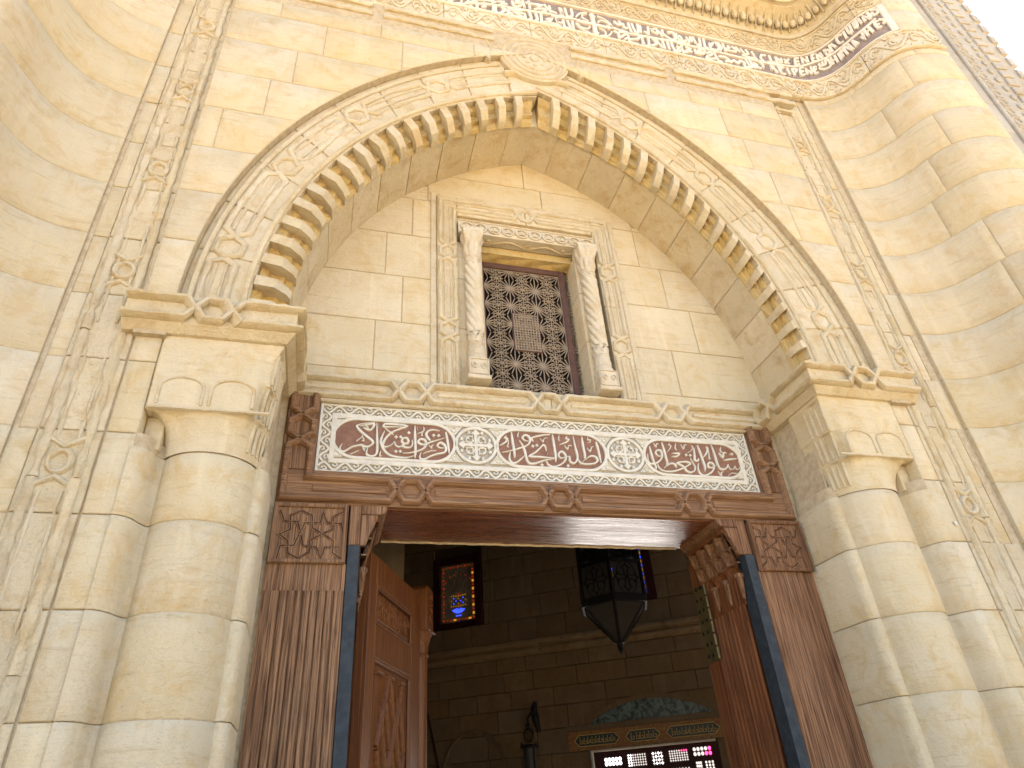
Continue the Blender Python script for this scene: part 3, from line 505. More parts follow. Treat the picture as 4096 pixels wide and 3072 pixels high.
# ---------------------------------------------------------------- pointed arch
ar = thing('pointed_arch', 'pointed limestone arch with interlaced roll mouldings and a ring of dentils over the window', 'arch')
NV = 9; TK = .93
def wedge(B, A, Bc, t0, t1, s, y0, y1, n=4, ch=.004):
    o = [at(A, t0+(t1-t0)*i/n) for i in range(n+1)]; q = [at(Bc, t0+(t1-t0)*i/n) for i in range(n+1)]
    lp = [(s*x, z) for x, z in o+q[::-1]]
    B.prism(lp, FP(y0), -(y1-y0), 0, ch, True)
for s in (-1, 1):
    for k in range(NV):
        t0, t1 = TK*k/NV, TK*(k+1)/NV; g = .0011
        B = MB(); wedge(B, OUT, FINS[s], t0+g, t1-g, s, -.468-rb.uniform(0, .003), .0); wedge(B, FINS[s], SOF, t0+g, t1-g, s, -.345, 0.0)
        B.build('voussoir', M_CARVE, ar)
o = [at(OUT, TK+(1-TK)*i/5) for i in range(6)]; f_ = [at(FIN, TK+(1-TK)*i/5) for i in range(6)]; q = [at(SOF, TK+(1-TK)*i/5) for i in range(6)]
def dbl(l): return [(-x, z) for x, z in l]+[(x, z) for x, z in l[::-1][1:]]
B = MB(); B.prism(dbl(o)+dbl(f_)[::-1], FP(-.47), -.47, 0, .004, True); B.prism(dbl(f_)+dbl(q)[::-1], FP(-.34), -.34, 0, .004, True)
B.build('keystone', M_CARVE, ar)
# mortar shell over the arch back
for s in (-1, 1):
    B = MB(); wedge(B, OUT, FINS[s], 0, 1, s, -.462, -.005, 40, 0); wedge(B, [(x+.1, z) for x, z in SOF], [(x+.004, z+.004) for x, z in SOF], 0, .99, s, -.33, -.004, 40, 0)
    B.build('mortar_bed', M_MORT, ar)
# dentils
ND = 19
for s in (-1, 1):
    for k in range(ND):
        tc = (k+.5)/ND*.985+.004; dt = .5/ND*.985
        def W(t, q_, y):
            a, b_ = at(SOF, max(0, min(1, t))), at(FINS[s], max(0, min(1, t)))
            return (s*(a[0]+(b_[0]-a[0])*q_), y, a[1]+(b_[1]-a[1])*q_)
        jt = rb.uniform(-.01, .01)
        def extr(poly, t0, t1):
            B = MB(); nn = len(poly)
            vs = [W(t+rb.uniform(-.0008, .0008), q_+rb.uniform(-.035, .035), y+rb.uniform(-.005, .005)) for t in (t0, t1) for q_, y in poly]
            B.add(vs, [(i, (i+1) % nn, nn+(i+1) % nn, nn+i) for i in range(nn)]+[tuple(range(nn))[::-1], tuple(range(nn, 2*nn))]); return B
        worn = .0 if s < 0 else .03
        extr([(1.0, -.474), (.34+worn, -.474), (.0, -.432), (-.10, -.40), (-.08, -.345), (0, -.335), (1.0, -.335)], tc-dt*(.98+jt*6), tc-dt*(.20+jt*8)).build('dentil', M_CARVE, ar, ang=30)
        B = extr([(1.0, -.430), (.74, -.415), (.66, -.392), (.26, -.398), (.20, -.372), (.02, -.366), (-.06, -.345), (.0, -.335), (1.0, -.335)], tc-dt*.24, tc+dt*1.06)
        B.build('dentil_recess', M_WORN_BOUNCE, ar, ang=30)
# mouldings on the arch face
for s in (-1, 1):
    FIN = FINS[s]; mid = [((a[0]+b_[0])/2+.012, (a[1]+b_[1])/2) for a, b_ in ((at(OUT, i/60), at(FIN, i/60)) for i in range(61))]
    pth = [(s*x, z) for x, z in mid[:57]]; Lm = plen(pth)
    interlace(ar, pth, FP(-.47), [Lm*q for q in (.13, .36, .58, .81)], .058, .018, M_CARVE, .016, 0, .078, wear=.5)
    inn = [(s*x, z) for x, z in ((at(FIN, i/60)[0]*.93+at(OUT, i/60)[0]*.07, at(FIN, i/60)[1]*.93+at(OUT, i/60)[1]*.07) for i in range(61))]
    MB().sweep(inn, FP(-.468), roll(.016, .020, 0, 4)).build('inner_roll', M_CARVE, ar)
    ou = [(s*x, z) for x, z in ((at(FIN, i/60)[0]*.14+at(OUT, i/60)[0]*.86, at(FIN, i/60)[1]*.14+at(OUT, i/60)[1]*.86) for i in range(56))]
    MB().sweep(ou, FP(-.468), flat(.026, 0, .016, .006)).build('outer_fillet', M_CARVE, ar)
# reveal of the recess below the springing
for s in (-1, 1):
    MB().box(min(s*1.4115, s*1.45), max(s*1.4115, s*1.45), -.022, .08, 0, 3.47).build('mortar_bed', M_MORT, fac, False)
    Bb = MB().box(min(s*1.445, s*1.6), max(s*1.445, s*1.6), -.30, .08, 0, ZS); Bb.build('mortar_bed', M_MORT, fac, False)
    continue
    Mr = pmap([(s*1.43, -.44), (s*1.43, .0)]) if s < 0 else pmap([(s*1.43, .0), (s*1.43, -.44)])
    for z0 in ZK:
        if z0 > 3.4: continue
        z1 = min(z0+.345, 3.46); z0 = max(z0, 0)
        a0, a1 = (.16, .437) if s < 0 else (.003, .28)
        cblock(Mr, a0, a1, z0+.002, z1-.002, h1=-.004, ns=3)
# ---------------------------------------------------------------- tympanum wall
ty = thing('tympanum_wall', 'smooth limestone block wall filling the arch behind the grilled window', 'wall')
rowsz = [3.62, 3.70, 4.05, 4.41, 4.77, 5.12, 5.40, 5.75]
WX0, WX1, WZ1 = -.60, .56, 5.10
jt = {3.62: [], 3.70: [-1.0, .89], 4.05: [-.85, 1.10], 4.41: [-.96, .95], 4.77: [-.80, .80], 5.12: [-.70, .12, .80], 5.40: [0.0]}
SOF2 = arc(1.47, 2.135)
def typ(a, b_, z0, z1):
    zs_ = [z0+.0025+(z1-z0-.005)*i/8 for i in range(9)]
    pl_ = [(max(a+.0025, -halfw(SOF2, z)), min(b_-.0025, halfw(SOF2, z)), z) for z in zs_]
    pl_ = [p for p in pl_ if p[1]-p[0] > .01]
    if len(pl_) < 2: return
    lp = [(l, z) for l, r_, z in pl_]+[(r_, z) for l, r_, z in pl_[::-1]]
    MB().prism(jag(lp, .1, .0008, rb), FP(0), -.08, .0+rb.uniform(-.001, .001), .003).build('stone_block', M_ST, ty)
for i in range(len(rowsz)-1):
    z0, z1 = rowsz[i], rowsz[i+1]; xs = [-1.5]+jt[z0]+[1.5]
    for a, b_ in zip(xs, xs[1:]):
        if z0 >= WZ1: typ(a, b_, z0, z1)
        else:
            if a < WX0: typ(a, min(b_, WX0), z0, z1)
            if b_ > WX1: typ(max(a, WX1), b_, z0, z1)
zz = [3.4+(5.68-3.4)*i/50 for i in range(51)]
def half(z): return halfw(SOF2, z)
MB().prism([(-half(z), z) for z in zz if z < 5.0]+[(WX0, 4.99), (WX0, 3.4)], FP(.006), -.06, 0).build('mortar_bed', M_MORT, ty)
MB().prism([(half(z), z) for z in zz if z < 5.0]+[(WX1, 4.99), (WX1, 3.4)], FP(.006), -.06, 0).build('mortar_bed', M_MORT, ty)
MB().prism([(-half(z), z) for z in zz if z >= 4.95]+[(half(z), z) for z in zz[::-1] if z >= 4.95], FP(.0065), -.06, 0).build('mortar_bed', M_MORT, ty)
# ---------------------------------------------------------------- imposts
for s in (-1, 1):
    t_ = thing('impost', ('weathered stone impost with a hexagon knot at the left foot of the arch', 'stone impost wrapping the right corner of the recess at the foot of the arch')[s > 0], 'impost', (s*1.75, -.5, 3.44), 'imposts at the feet of the arch')
    pl = [(s*2.09, -.505), (s*1.41, -.505), (s*1.41, 0.)]
    if s > 0: pl = pl[::-1]
    Mi = pmap(pl); Ls = Mi.acc[-1]
    sec = [(-.05, 3.448), (.0, 3.455), (.034, 3.488), (.034, 3.632), (.026, 3.644), (-.05, 3.646)]
    B = MB(); n_ = len(sec); stn = [0, .0]+[]; sts = sorted(set([0, Ls, Mi.acc[1]]+[Ls*i/14 for i in range(15)]))
    B.add([Mi(a, z, h) for a in sts for h, z in sec], [(i*n_+j, i*n_+(j+1) % n_, (i+1)*n_+(j+1) % n_, (i+1)*n_+j) for i in range(len(sts)-1) for j in range(n_)]+[tuple(range(n_)), tuple((len(sts)-1)*n_+j for j in range(n_))])
    B.build('impost_block', M_CARVE, t_, ang=25)
    fr_len = .68; ks = [fr_len*.49, fr_len+.42] if s < 0 else [Ls-fr_len*.49, .505-.42]
    pth = [(Ls*i/40, 3.566) for i in range(41)]
    interlace(t_, pth, lambda a, z, h, Mi=Mi: Mi(a, z, .034+h), ks, .053, .0215, M_CARVE, .042, 0, .072, fillet=False, wear=.12)
# ---------------------------------------------------------------- engaged columns with capitals
CX, CY, CR = 1.665, -.255, .198
for s in (-1, 1):
    t_ = thing('engaged_column', ('cream stone half column left of the wooden door frame', 'cream stone half column right of the wooden door frame, in softer shade')[s > 0], 'column', (s*CX, CY, 0), 'engaged columns beside the doorway')
    BK = MB()
    def Mc(a, z, h, s=s):   # a = angle from the inner side towards the front and outer side
        return (s*(CX-(CR+h)*math.cos(a)), CY-(CR+h)*math.sin(a), z)
    for z0 in ZK:
        z1 = min(z0+.345, 2.915); z0 = max(z0, 0)
        if z1-z0 < .05: continue
        h1 = rb.uniform(-.002, .002); B = MB(); ch = .004
        zs_ = [z0+.002, z0+.002+ch]+[z0+(z1-z0)*i/4 for i in (1, 2, 3)]+[z1-.002-ch, z1-.002]
        B.grid(lambda u, v: Mc(-.25+3.55*u, zs_[int(round(v*6))], (h1-ch if int(round(v*6)) in (0, 6) else h1)), 30, 7)
        B.grid(lambda u, v: Mc(-.25+3.55*u, z1-.002, h1-ch-.06*v), 30, 2); B.grid(lambda u, v: Mc(-.25+3.55*u, z0+.002, h1-ch-.06*v), 30, 2)
        B.build('column_drum', M_ST, t_, ang=60)
        # rounded pilaster edge beside the shaft
        B = MB(); pts = [(1.935, -.478), (1.912, -.474), (1.890, -.458), (1.872, -.432), (1.860, -.398), (1.850, -.376), (1.840, -.363), (1.826, -.362)]
        B.grid(lambda u, v: (s*pts[int(round(u*7))][0], pts[int(round(u*7))][1]-(0 if int(round(v*6)) in (0, 6) else .004), zs_[int(round(v*6))]), 8, 7); BK.grid(lambda u, v: (s*(pts[int(round(u*7))][0]+.002), pts[int(round(u*7))][1]+.003, z0+.35*v), 8, 2); B.build('rounded_edge_stone', M_ST, t_, ang=60)
        B = MB(); pts2 = [(1.50, -.318), (1.468, -.328), (1.446, -.312), (1.4315, -.285), (1.4305, -.0)]
        B.grid(lambda u, v: (s*(pts2[int(round(u*4))][0]+(0 if int(round(v*6)) in (0, 6) else -.003)), pts2[int(round(u*4))][1], zs_[int(round(v*6))]), 5, 7); BK.grid(lambda u, v: (s*(pts2[int(round(u*4))][0]+.004), pts2[int(round(u*4))][1]+.004, z0+.35*v), 5, 2); B.build('inner_edge_stone', M_ST, t_, ang=60)
    BK.lathe((s*CX, CY), [(CR-.005, 0), (CR-.005, 2.93)], 36).build('mortar_core', M_MORT, t_)
    # capital: square block eroding into the round shaft through shell tiers at the inner corner
    Z0, Z1 = 2.915, 3.462
    def rsq(a):
        c_, s_ = abs(math.cos(a)), abs(math.sin(a)); hx = .245 if math.cos(a) > 0 else .25
        return min(hx/max(c_, 1e-6), .232/max(s_, 1e-6))
    def cap(u, v):
        a = -.15+3.3*u; z = Z0+(Z1-Z0)*v; sq = rsq(a); rd = CR+.004
        # outward part: flares within the lowest tier
        t1 = max(0, min(1, (z-Z0)/(.175))); rib = abs(math.sin(a*3.0-.2))
        wf = (1-math.sqrt(max(0, 1-t1**2)))*(.75+.25*rib) if t1 < 1 else 1.
        if t1 >= 1: wf = 1
        # inner corner: tiers
        tiers = [(2.915, 3.085, .0, .34), (3.085, 3.245, .34, .66), (3.245, 3.43, .66, 1.)]
        wi = 1
        for za, zb, wa, wb in tiers:
            if za <= z < zb:
                q_ = (z-za)/(zb-za); lobe = abs(math.sin(a*5.2)); wi = wa+(wb-wa)*(1-math.sqrt(max(0, 1-q_*q_)))**.8*(.45+.55*lobe)
        k = max(0, min(1, (a-.80)/.22)); k = k*k*(3-2*k)
        wgt = wi*(1-k)+wf*k
        r_ = rd+(sq-rd)*wgt
        return (s*(CX-r_*math.cos(a)), CY-r_*math.sin(a), z)
    B = MB(); B.grid(cap, 84, 60); B.build('capital', M_ST, t_, ang=40)
    B = MB()
    MB().sweep([(s*(1.44+.45*i/6), 3.092) for i in range(7)], FP(-.484), roll(.008, .012, 0, 3)).build('abacus_line', M_CARVE, t_)
    for ci, wd in ((1.60, .085), (1.80, .085)):
        pth = [(s*(ci-wd), 3.11)]+[(s*(ci-wd*math.cos(PI*i/10)), 3.19+.055*math.sin(PI*i/10)) for i in range(11)]+[(s*(ci+wd), 3.11)]
        MB().sweep(pth, FP(-.485), roll(.008, .009, 0, 3)).build('arched_relief', M_CARVE, t_)
    # vertical lobes of the corner shell
    for tier, (zt, zb, rr_) in enumerate(((3.405, 3.255, .011), (3.24, 3.10, .012), (3.075, 2.95, .011))):
        for k in range(4):
            a = .34+.14*k; B = MB(); pts = []
            for i in range(7):
                v = (zt+(zb-zt)*i/6-Z0)/(Z1-Z0); p = Vector(cap((a+.15)/3.3, v)); d = Vector((-s*math.cos(a), -math.sin(a), 0)); pts.append(p+d*.002)
            B.tube(pts, [rr_*(.4+.6*math.sin(PI*(i+.8)/7.6)) for i in range(7)], 6); B.build('shell_lobe', M_CARVE, t_)
# ---------------------------------------------------------------- inscription frieze and cornice over the frame
PF = PL[::-1]+PR; PF = [p for p in PF]
i0 = PF.index(PL[0]); MFx = pmap(PF); S0 = MFx.acc[i0]
def Mfz(s, z, h):   # s equals x on the flat middle part
    return MFx(s+S0+2.36, z, h)
SMAX = MFx.acc[-1]-S0-2.36
fz = thing('inscription_frieze', 'white frieze carved with two rows of script, curving round at the top right', 'frieze')
def strip(parent, name, m_, sec, s0, s1, step=.05, ang=30):
    n = max(2, int((s1-s0)/step)); st = [s0+(s1-s0)*i/n for i in range(n+1)]; k = len(sec)
    return MB().add([Mfz(a, z, h) for a in st for h, z in sec], [(i*k+j, i*k+j+1, (i+1)*k+j+1, (i+1)*k+j) for i in range(n) for j in range(k-1)]+[tuple(range(k)), tuple(n*k+j for j in range(k))]).build(name, m_, parent, ang=ang)
SE = 3.27
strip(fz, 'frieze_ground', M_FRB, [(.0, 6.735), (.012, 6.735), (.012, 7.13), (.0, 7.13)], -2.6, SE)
for zc, wd in ((6.742, .016), (7.118, .02)):
    MB().sweep([(-2.6+(SE+2.6)*i/120, zc) for i in range(121)], Mfz, flat(wd, 0, .034, .005)).build('frieze_border', M_LET, fz)
MB().sweep([(SE, 6.735), (SE, 7.13)], Mfz, flat(.05, 0, .034, .006)).build('frieze_border', M_LET, fz)
for i, l in enumerate(DATA['fr']):
    p = [(a/1000, b_/1000) for a, b_ in l]
    if plen(p) < .012: continue
    MB().sweep(smooth(p, 2), Mfz, flat(.0235, .008, .030, .004)).build('letter_stroke', M_LET, fz)
# script carries on to the left, out of sight of most of the picture: repeat the letter forms
for i, l in enumerate(DATA['fr'][:60]):
    p = [(a/1000-1.16, b_/1000) for a, b_ in l]
    if plen(p) > .012 and max(q_[0] for q_ in p) < -.72: MB().sweep(smooth(p, 2), Mfz, flat(.0235, .008, .030, .004)).build('letter_stroke', M_LET, fz)
for cxx in (.566, -.612):
    B = MB(); cz_ = 6.905; w_ = .017
    B.sweep([(cxx, cz_-.155), (cxx, cz_+.155)], Mfz, flat(.036, .008, .033, .004)); B.sweep([(cxx-.15, cz_), (cxx+.15, cz_)], Mfz, flat(.030, .0085, .0325, .004))
    for a in range(4):
        ca, sa = math.cos(a*PI/2), math.sin(a*PI/2)
        def rt(x, z): return (cxx+x*ca-z*sa, cz_+x*sa+z*ca)
        B.prism([rt(.115, -.032), rt(.155, 0), rt(.115, .032), rt(.122, 0)], Mfz, .008, .034, .003)
        B.sweep([rt(.04+.052*(1-math.cos(q_)), .04+.052*math.sin(q_)+.0) for q_ in [PI*i/6 for i in range(7)]], Mfz, flat(.014, .008, .029, .003))
        B.sweep([rt(.17*math.cos(q_), .155*math.sin(q_)) for q_ in [.28+i*.2 for i in range(6)]], Mfz, flat(.014, .008, .030, .003))
    B.build('frieze_cross', M_LET, fz)
# carved scroll slabs under and over the script
def vine(B, x0, x1, zc, am, M, h0, h1, wd=.012, pitch=.16, dens=1, rnd=rb):
    n = max(1, round((x1-x0)/pitch)); P_ = (x1-x0)/n
    B.sweep([(x0+(x1-x0)*i/(n*10), zc+am*.78*math.sin(2*PI*i/20)) for i in range(n*10+1)], M, flat(wd, h0, h1, .003))
    for k in range(n):
        c = x0+P_*(k+.5); sg = 1 if k % 2 == 0 else -1; d = -sg
        sp = [(c+math.cos(a)*r_*P_*.30-P_*.02, zc-sg*(-am*.22)+math.sin(a)*r_*am*.60*d*-1-sg*am*.12*0) for a, r_ in [(.4+i*.75, 1-.11*i) for i in range(8)]]
        B.sweep([(x, zc+(z-zc)-sg*am*.38) for x, z in sp], M, flat(wd*.7, h0, h1*.98, .002))
        for q_ in (.2, .8):
            xx = x0+P_*(k+q_); e = am*1.02
            B.prism([(xx-P_*.13, zc-sg*e), (xx+P_*.13, zc-sg*e), (xx, zc-sg*(e-am*.42))], M, h0, h1, .002)
        B.prism([(c-P_*.12, zc-sg*am*.2), (c, zc-sg*am*.45), (c+P_*.12, zc-sg*am*.2), (c, zc+sg*am*.05)], M, h0, h1, .002)
def relief_slabs(parent, z0, z1, s0, s1, hb, m_):
    q = s0; zc = (z0+z1)/2; am = (z1-z0)/2-.02
    while q < s1-.02:
        e = min(q+rb.uniform(.5, .68), s1)
        if s1-e < .15: e = s1
        B = MB(); M = lambda a, z, h: Mfz(a, z, h+hb+rb.uniform(-.001, .001))
        k = max(2, int((e-q)/.05)); st = [q+.0025+(e-q-.005)*i/k for i in range(k+1)]; sec = [(-.02, z0+.002), (hb, z0+.002), (hb, z1-.002), (-.02, z1-.002)]
        B.add([Mfz(a, z, h) for a in st for h, z in sec], [(i*4+j, i*4+j+1, (i+1)*4+j+1, (i+1)*4+j) for i in range(k) for j in range(3)]+[(0, 1, 2, 3), tuple(k*4+j for j in range(4))])
        vine(B, q+.01, e-.01, zc, am, M, -.002, .011, .018, .13)
        for _ in range(46):
            xx, z9, r7 = rb.uniform(q+.02, e-.02), rb.uniform(z0+.03, z1-.03), rb.uniform(.007, .016); a7 = rb.uniform(0, 3)
            B.sweep([(xx-r7*math.cos(a7), z9-r7*math.sin(a7)), (xx, z9+.003), (xx+r7*math.cos(a7), z9+r7*math.sin(a7))], M, flat(.009, -.002, .010, .003))
        for zz_ in (z0+.012, z1-.012): B.sweep([(a, zz_) for a in st], M, roll(.010, .014, 0, 3))
        B.build('carved_slab', m_, parent); q = e
relief_slabs(fz, 6.485, 6.73, -2.9, SMAX-.02, .022, M_FR)
relief_slabs(fz, 7.135, 7.37, -2.6, SE+.03, .020, M_CARVE)
for z0, z1 in ((6.735, 7.05), (7.055, 7.37)): cblock(Mfz, SE+.035, SMAX, z0, z1, m_=M_FR, parent=fz, h1=.012)
for i_, z0 in enumerate((7.375, 7.72, 8.065, 8.41, 8.755, 9.1, 9.445, 9.79)): cblock(Mfz, 3.215, SMAX, z0, z0+.34, h1=.012)
cn = thing('cornice', 'overhanging stone cornice with a row of egg shaped drops above the frieze', 'cornice')
CE = 3.2
strip(cn, 'lower_fascia', M_CARVE, [(-.02, 7.37), (.045, 7.372), (.052, 7.40), (.02, 7.405), (.03, 7.44)], -2.7, CE)
strip(cn, 'cavetto', M_CARVE, [(.03, 7.44), (.045, 7.50), (.08, 7.56), (.13, 7.605), (.19, 7.63)], -2.7, CE)
strip(cn, 'upper_fascia', M_CARVE, [(.19, 7.63), (.19, 7.655), (.225, 7.66), (.225, 7.70), (.27, 7.72), (.275, 7.75), (.36, 7.80), (.44, 7.83), (.44, 7.95), (-.1, 7.99)], -2.7, CE)
k = 0; q = -2.6
while q < CE-.03:
    a = Vector(Mfz(q, 7.53, .085)); B = MB(); B.ball(a, .028, .03, .052, 8, 7); B.build('egg_drop', M_CARVE, cn)
    if k % 2 == 0 or 1:
        B = MB(); B.tube([Mfz(q+.045, 7.46, .045), Mfz(q+.045, 7.53, .075), Mfz(q+.045, 7.60, .145)], [.006, .009, .006], 5); B.build('dart', M_CARVE, cn)
    q += .09; k += 1
for zc, h_, r_ in ((7.665, .225, .014), (7.735, .275, .016), (7.835, .44, .02)):
    MB().sweep([(-2.7+(CE+2.7)*i/110, zc) for i in range(111)], lambda a, z, h, h_=h_: Mfz(a, z, h_+h), roll(r_, r_, 0, 4)).build('cornice_roll', M_CARVE, cn)
# upper wall above the cornice (out of frame, closes the building)
strip(fac, 'parapet_wall', M_ST, [(-.1, 7.1), (.0, 7.1), (.0, 12.4), (-.1, 12.4)], -2.9, SMAX)
# ---------------------------------------------------------------- sill course over the marble panel
sl = thing('string_course', 'stone sill moulding with three hexagon knots between the window and the marble panel', 'moulding')
for x0, x1 in ((-1.42, -.72), (-.72, .02), (.02, .74), (.74, 1.42)):
    MB().prism(jag([(x0+.002, 3.472), (x1-.002, 3.472), (x1-.002, 3.632), (x0+.002, 3.632)], .08, .0015, rb), FP(-.012), -.06, .003, .004).build('sill_block', M_CARVE, sl)
interlace(sl, [(-1.40, 3.553), (1.40, 3.553)], FP(-.016), [.62, 1.40, 2.18], .054, .021, M_CARVE, .036, 0, .076, fillet=False, wear=.12)
for a_, b__ in ((-1.38, -.92), (-.64, -.14), (.14, .64), (.92, 1.38)):
    MB().sweep([(a_, 3.553), (b__, 3.553)], FP(-.016), roll(.016, .012, 0, 3), wear=.3).build('cell_bead', M_CARVE, sl)
MB().sweep([(-1.42, 3.468), (1.42, 3.468)], FP(-.012), roll(.012, .02, 0, 4)).build('lower_bead', M_CARVE, sl)
# ---------------------------------------------------------------- window: surround, colonnettes, carved lintel
OX = -.02
ws = thing('window_surround', 'carved stone window surround with interlaced mouldings and a pale leafy frieze', 'window surround')
for a, b_, c_, d_ in ((-.62, -.485, 3.64, 4.62), (-.62, -.485, 4.62, 5.17), (-.485, 0., 5.0, 5.17), (0., .485, 5.0, 5.17), (.485, .62, 4.35, 5.17), (.485, .62, 3.64, 4.35)):
    MB().prism(jag([(OX+a+.0015, c_+.0015), (OX+b_-.0015, c_+.0015), (OX+b_-.0015, d_-.0015), (OX+a+.0015, d_-.0015)], .08, .0015, rb), FP(0), -.06, .018, .004).build('surround_block', M_CARVE, ws)
interlace(ws, [(OX-.553, 3.62), (OX-.553, 5.085), (OX+.553, 5.085), (OX+.553, 3.62)], FP(-.018), [.40, 1.03, 1.465+.553, 1.465+1.106+.435, 1.465+1.106+1.06], .047, .0155, M_CARVE, .017, 0, .058, wear=.3)
MB().prism([(OX-.66, 3.63), (OX-.622, 3.63), (OX-.622, 5.172), (OX+.622, 5.172), (OX+.622, 3.63), (OX+.66, 3.63), (OX+.66, 5.205), (OX-.66, 5.205)], FP(0), -.06, .010, .004).build('outer_fillet', M_CARVE, ws)
# leafy frieze block
B = MB(); B.box(OX-.48, OX+.48, -.034, .06, 4.826, 4.945)
Mw = FP(-.034); B.sweep([(OX-.475, 4.832), (OX+.475, 4.832)], Mw, flat(.012, 0, .010)); B.sweep([(OX-.475, 4.939), (OX+.475, 4.939)], Mw, flat(.010, 0, .010))
B.build('leafy_frieze', M_PALE, ws, ang=30)
for k in range(10):
    x = OX-.425+k*.0945; B = MB()
    B.sweep([(x+.040*math.cos(a), 4.885+.036*math.sin(a)) for a in [2*PI*i/12 for i in range(12)]], Mw, flat(.011, 0, .013, .003), True)
    for a in (PI/2, PI/2+2.2, PI/2-2.2):
        B.prism([(x+.03*math.cos(a), 4.883+.03*math.sin(a)), (x+.012*math.cos(a+.8), 4.883+.012*math.sin(a+.8)), (x-.004*math.cos(a), 4.883-.004*math.sin(a)), (x+.012*math.cos(a-.8), 4.883+.012*math.sin(a-.8))], Mw, 0, .012, .002)
    B.build('leaf_roundel', M_PALE, ws)
# lintel soffit with running scroll: underside at z=4.826
Ms = lambda x, y, h: (x, y, 4.824-h)
B = MB()
B.sweep([(OX-.33+.66*i/60, .012+.017*math.sin(2*PI*i/60*2.5)) for i in range(61)], Ms, flat(.009, 0, .009, .002))
for k in range(5):
    x = OX-.264+k*.132; sg = -1 if k % 2 else 1
    B.sweep([(x+.03*r_*math.cos(a), .012-sg*.004+sg*.022*r_*math.sin(a)) for a, r_ in [(.2+i*.7, 1-.1*i) for i in range(9)]], Ms, flat(.007, 0, .008, .002))
    B.prism([(x-.012, .012), (x, .022), (x+.012, .012), (x, .002)], Ms, 0, .008, .002)
B.build('soffit_scroll', M_CARVE, ws)
MB().box(OX-.345, OX+.335, .060, .16, 4.765, 4.822).build('inner_lintel', M_WORN_BOUNCE, ws, False)
B = MB(); B.grid(lambda u, v: (OX-.345+.68*u, .060+.085*v+.006*math.sin(u*31)*math.sin(v*9), 4.770-.022*v+.006*math.sin(u*17+v*5)), 24, 6); B.build('rough_soffit', M_WORN_BOUNCE, ws)
for s in (-1, 1):
    for z0, z1 in ((3.64, 4.05), (4.05, 4.45), (4.45, 4.77)):
        MB().box(OX+.325 if s > 0 else OX-.484, OX+.40 if s > 0 else OX-.325, .002, .2, z0+.002, z1-.002).build('jamb_stone', M_ST, ws, False)
for s in (-1, 1):
    t_ = thing('colonnette', ('twisted white stone colonnette left of the window grille', 'twisted white stone colonnette right of the window grille')[s > 0], 'column', (OX+s*.395, -.035, 3.64), 'colonnettes beside the window')
    c = (OX+s*.395, -.030)
    B = MB(); B.prism([(c[0]-.068, 3.640), (c[0]+.068, 3.640), (c[0]+.068, 3.668), (c[0]-.068, 3.668)], FP(c[1]+.05), 0, .118, .006)
    B.prism([(c[0]-.060, 3.668), (c[0]+.060, 3.668), (c[0]+.060, 3.785), (c[0]-.060, 3.785)], FP(c[1]+.05), 0, .108, .004); B.build('pedestal', M_PALE, t_)
    Mp = FP(c[1]-.058); B = MB()
    for sg in (-1, 1): B.sweep([(c[0]+sg*(.026+.017*r_*math.cos(a)), 3.727+.027*r_*math.sin(a)) for a, r_ in [(i*.8, 1-.09*i) for i in range(9)]], Mp, flat(.007, 0, .008, .002))
    B.sweep([(c[0]-.053, 3.676), (c[0]+.053, 3.676), (c[0]+.053, 3.777), (c[0]-.053, 3.777)], Mp, flat(.006, 0, .006, .001), True); B.build('pedestal_relief', M_PALE, t_)
    B = MB(); B.lathe(c, [(.058, 3.785), (.060, 3.80), (.055, 3.815), (.050, 3.82), (.053, 3.86), (.047, 3.895), (.050, 3.90), (.050, 3.91), (.044, 3.915)], 24); B.build('base', M_PALE, t_)
    B = MB(); B.lathe(c, [(.047, 3.915), (.047, 3.985)], 24)
    for k in range(7):
        a0 = 2*PI*k/7
        B.tube([(c[0]+.048*math.cos(a0+i*.16*sg_), c[1]+.048*math.sin(a0+i*.16*sg_), 3.93+.045*math.sin(i*.52)) for i in range(7) for sg_ in (1,)], .005, 4)
    B.build('lower_collar', M_PALE, t_)
    B = MB(); nz = 70
    B.grid(lambda u, v: tuple(((c[0]+rr2*math.cos(2*PI*u)), (c[1]+rr2*math.sin(2*PI*u)), 3.985+.555*v) for rr2 in (.043+.0105*abs(math.sin((2*PI*u+(3.985+.555*v)*11.5)*3.5)),))[0], 70, nz, True)
    B.build('twisted_shaft', M_PALE, t_)
    B = MB(); B.lathe(c, [(.047, 4.54), (.050, 4.548), (.046, 4.556), (.048, 4.59), (.052, 4.60), (.047, 4.608)], 24)
    for k in range(7):
        a0 = 2*PI*k/7
        B.tube([(c[0]+.048*math.cos(a0+i*.16), c[1]+.048*math.sin(a0+i*.16), 4.562+.03*math.sin(i*.52)) for i in range(7)], .0045, 4)
    B.build('upper_collar', M_PALE, t_)
    B = MB()
    def capf(u, v, c=c):
        a = 2*PI*u; z = 4.608+.20*v; rd = .046+.030*v**1.5; sq = .066/max(abs(math.cos(a)), abs(math.sin(a))); k = max(0, (v-.45)/.55)**1.5
        leaf = .012*abs(math.sin(a*4+(0 if v < .5 else PI/2)))*(1 if v < .5 else .8)*math.sin(PI*((v*2) % 1)*.9+.1)
        r_ = rd*(1-k)+sq*k+leaf; return (c[0]+r_*math.cos(a), c[1]+r_*math.sin(a), z)
    B.grid(capf, 64, 22, True); B.build('leaf_capital', M_PALE, t_, ang=50)
    MB().box(c[0]-.070, c[0]+.070, c[1]-.066, .02, 4.808, 4.828).build('abacus', M_PALE, t_, False)
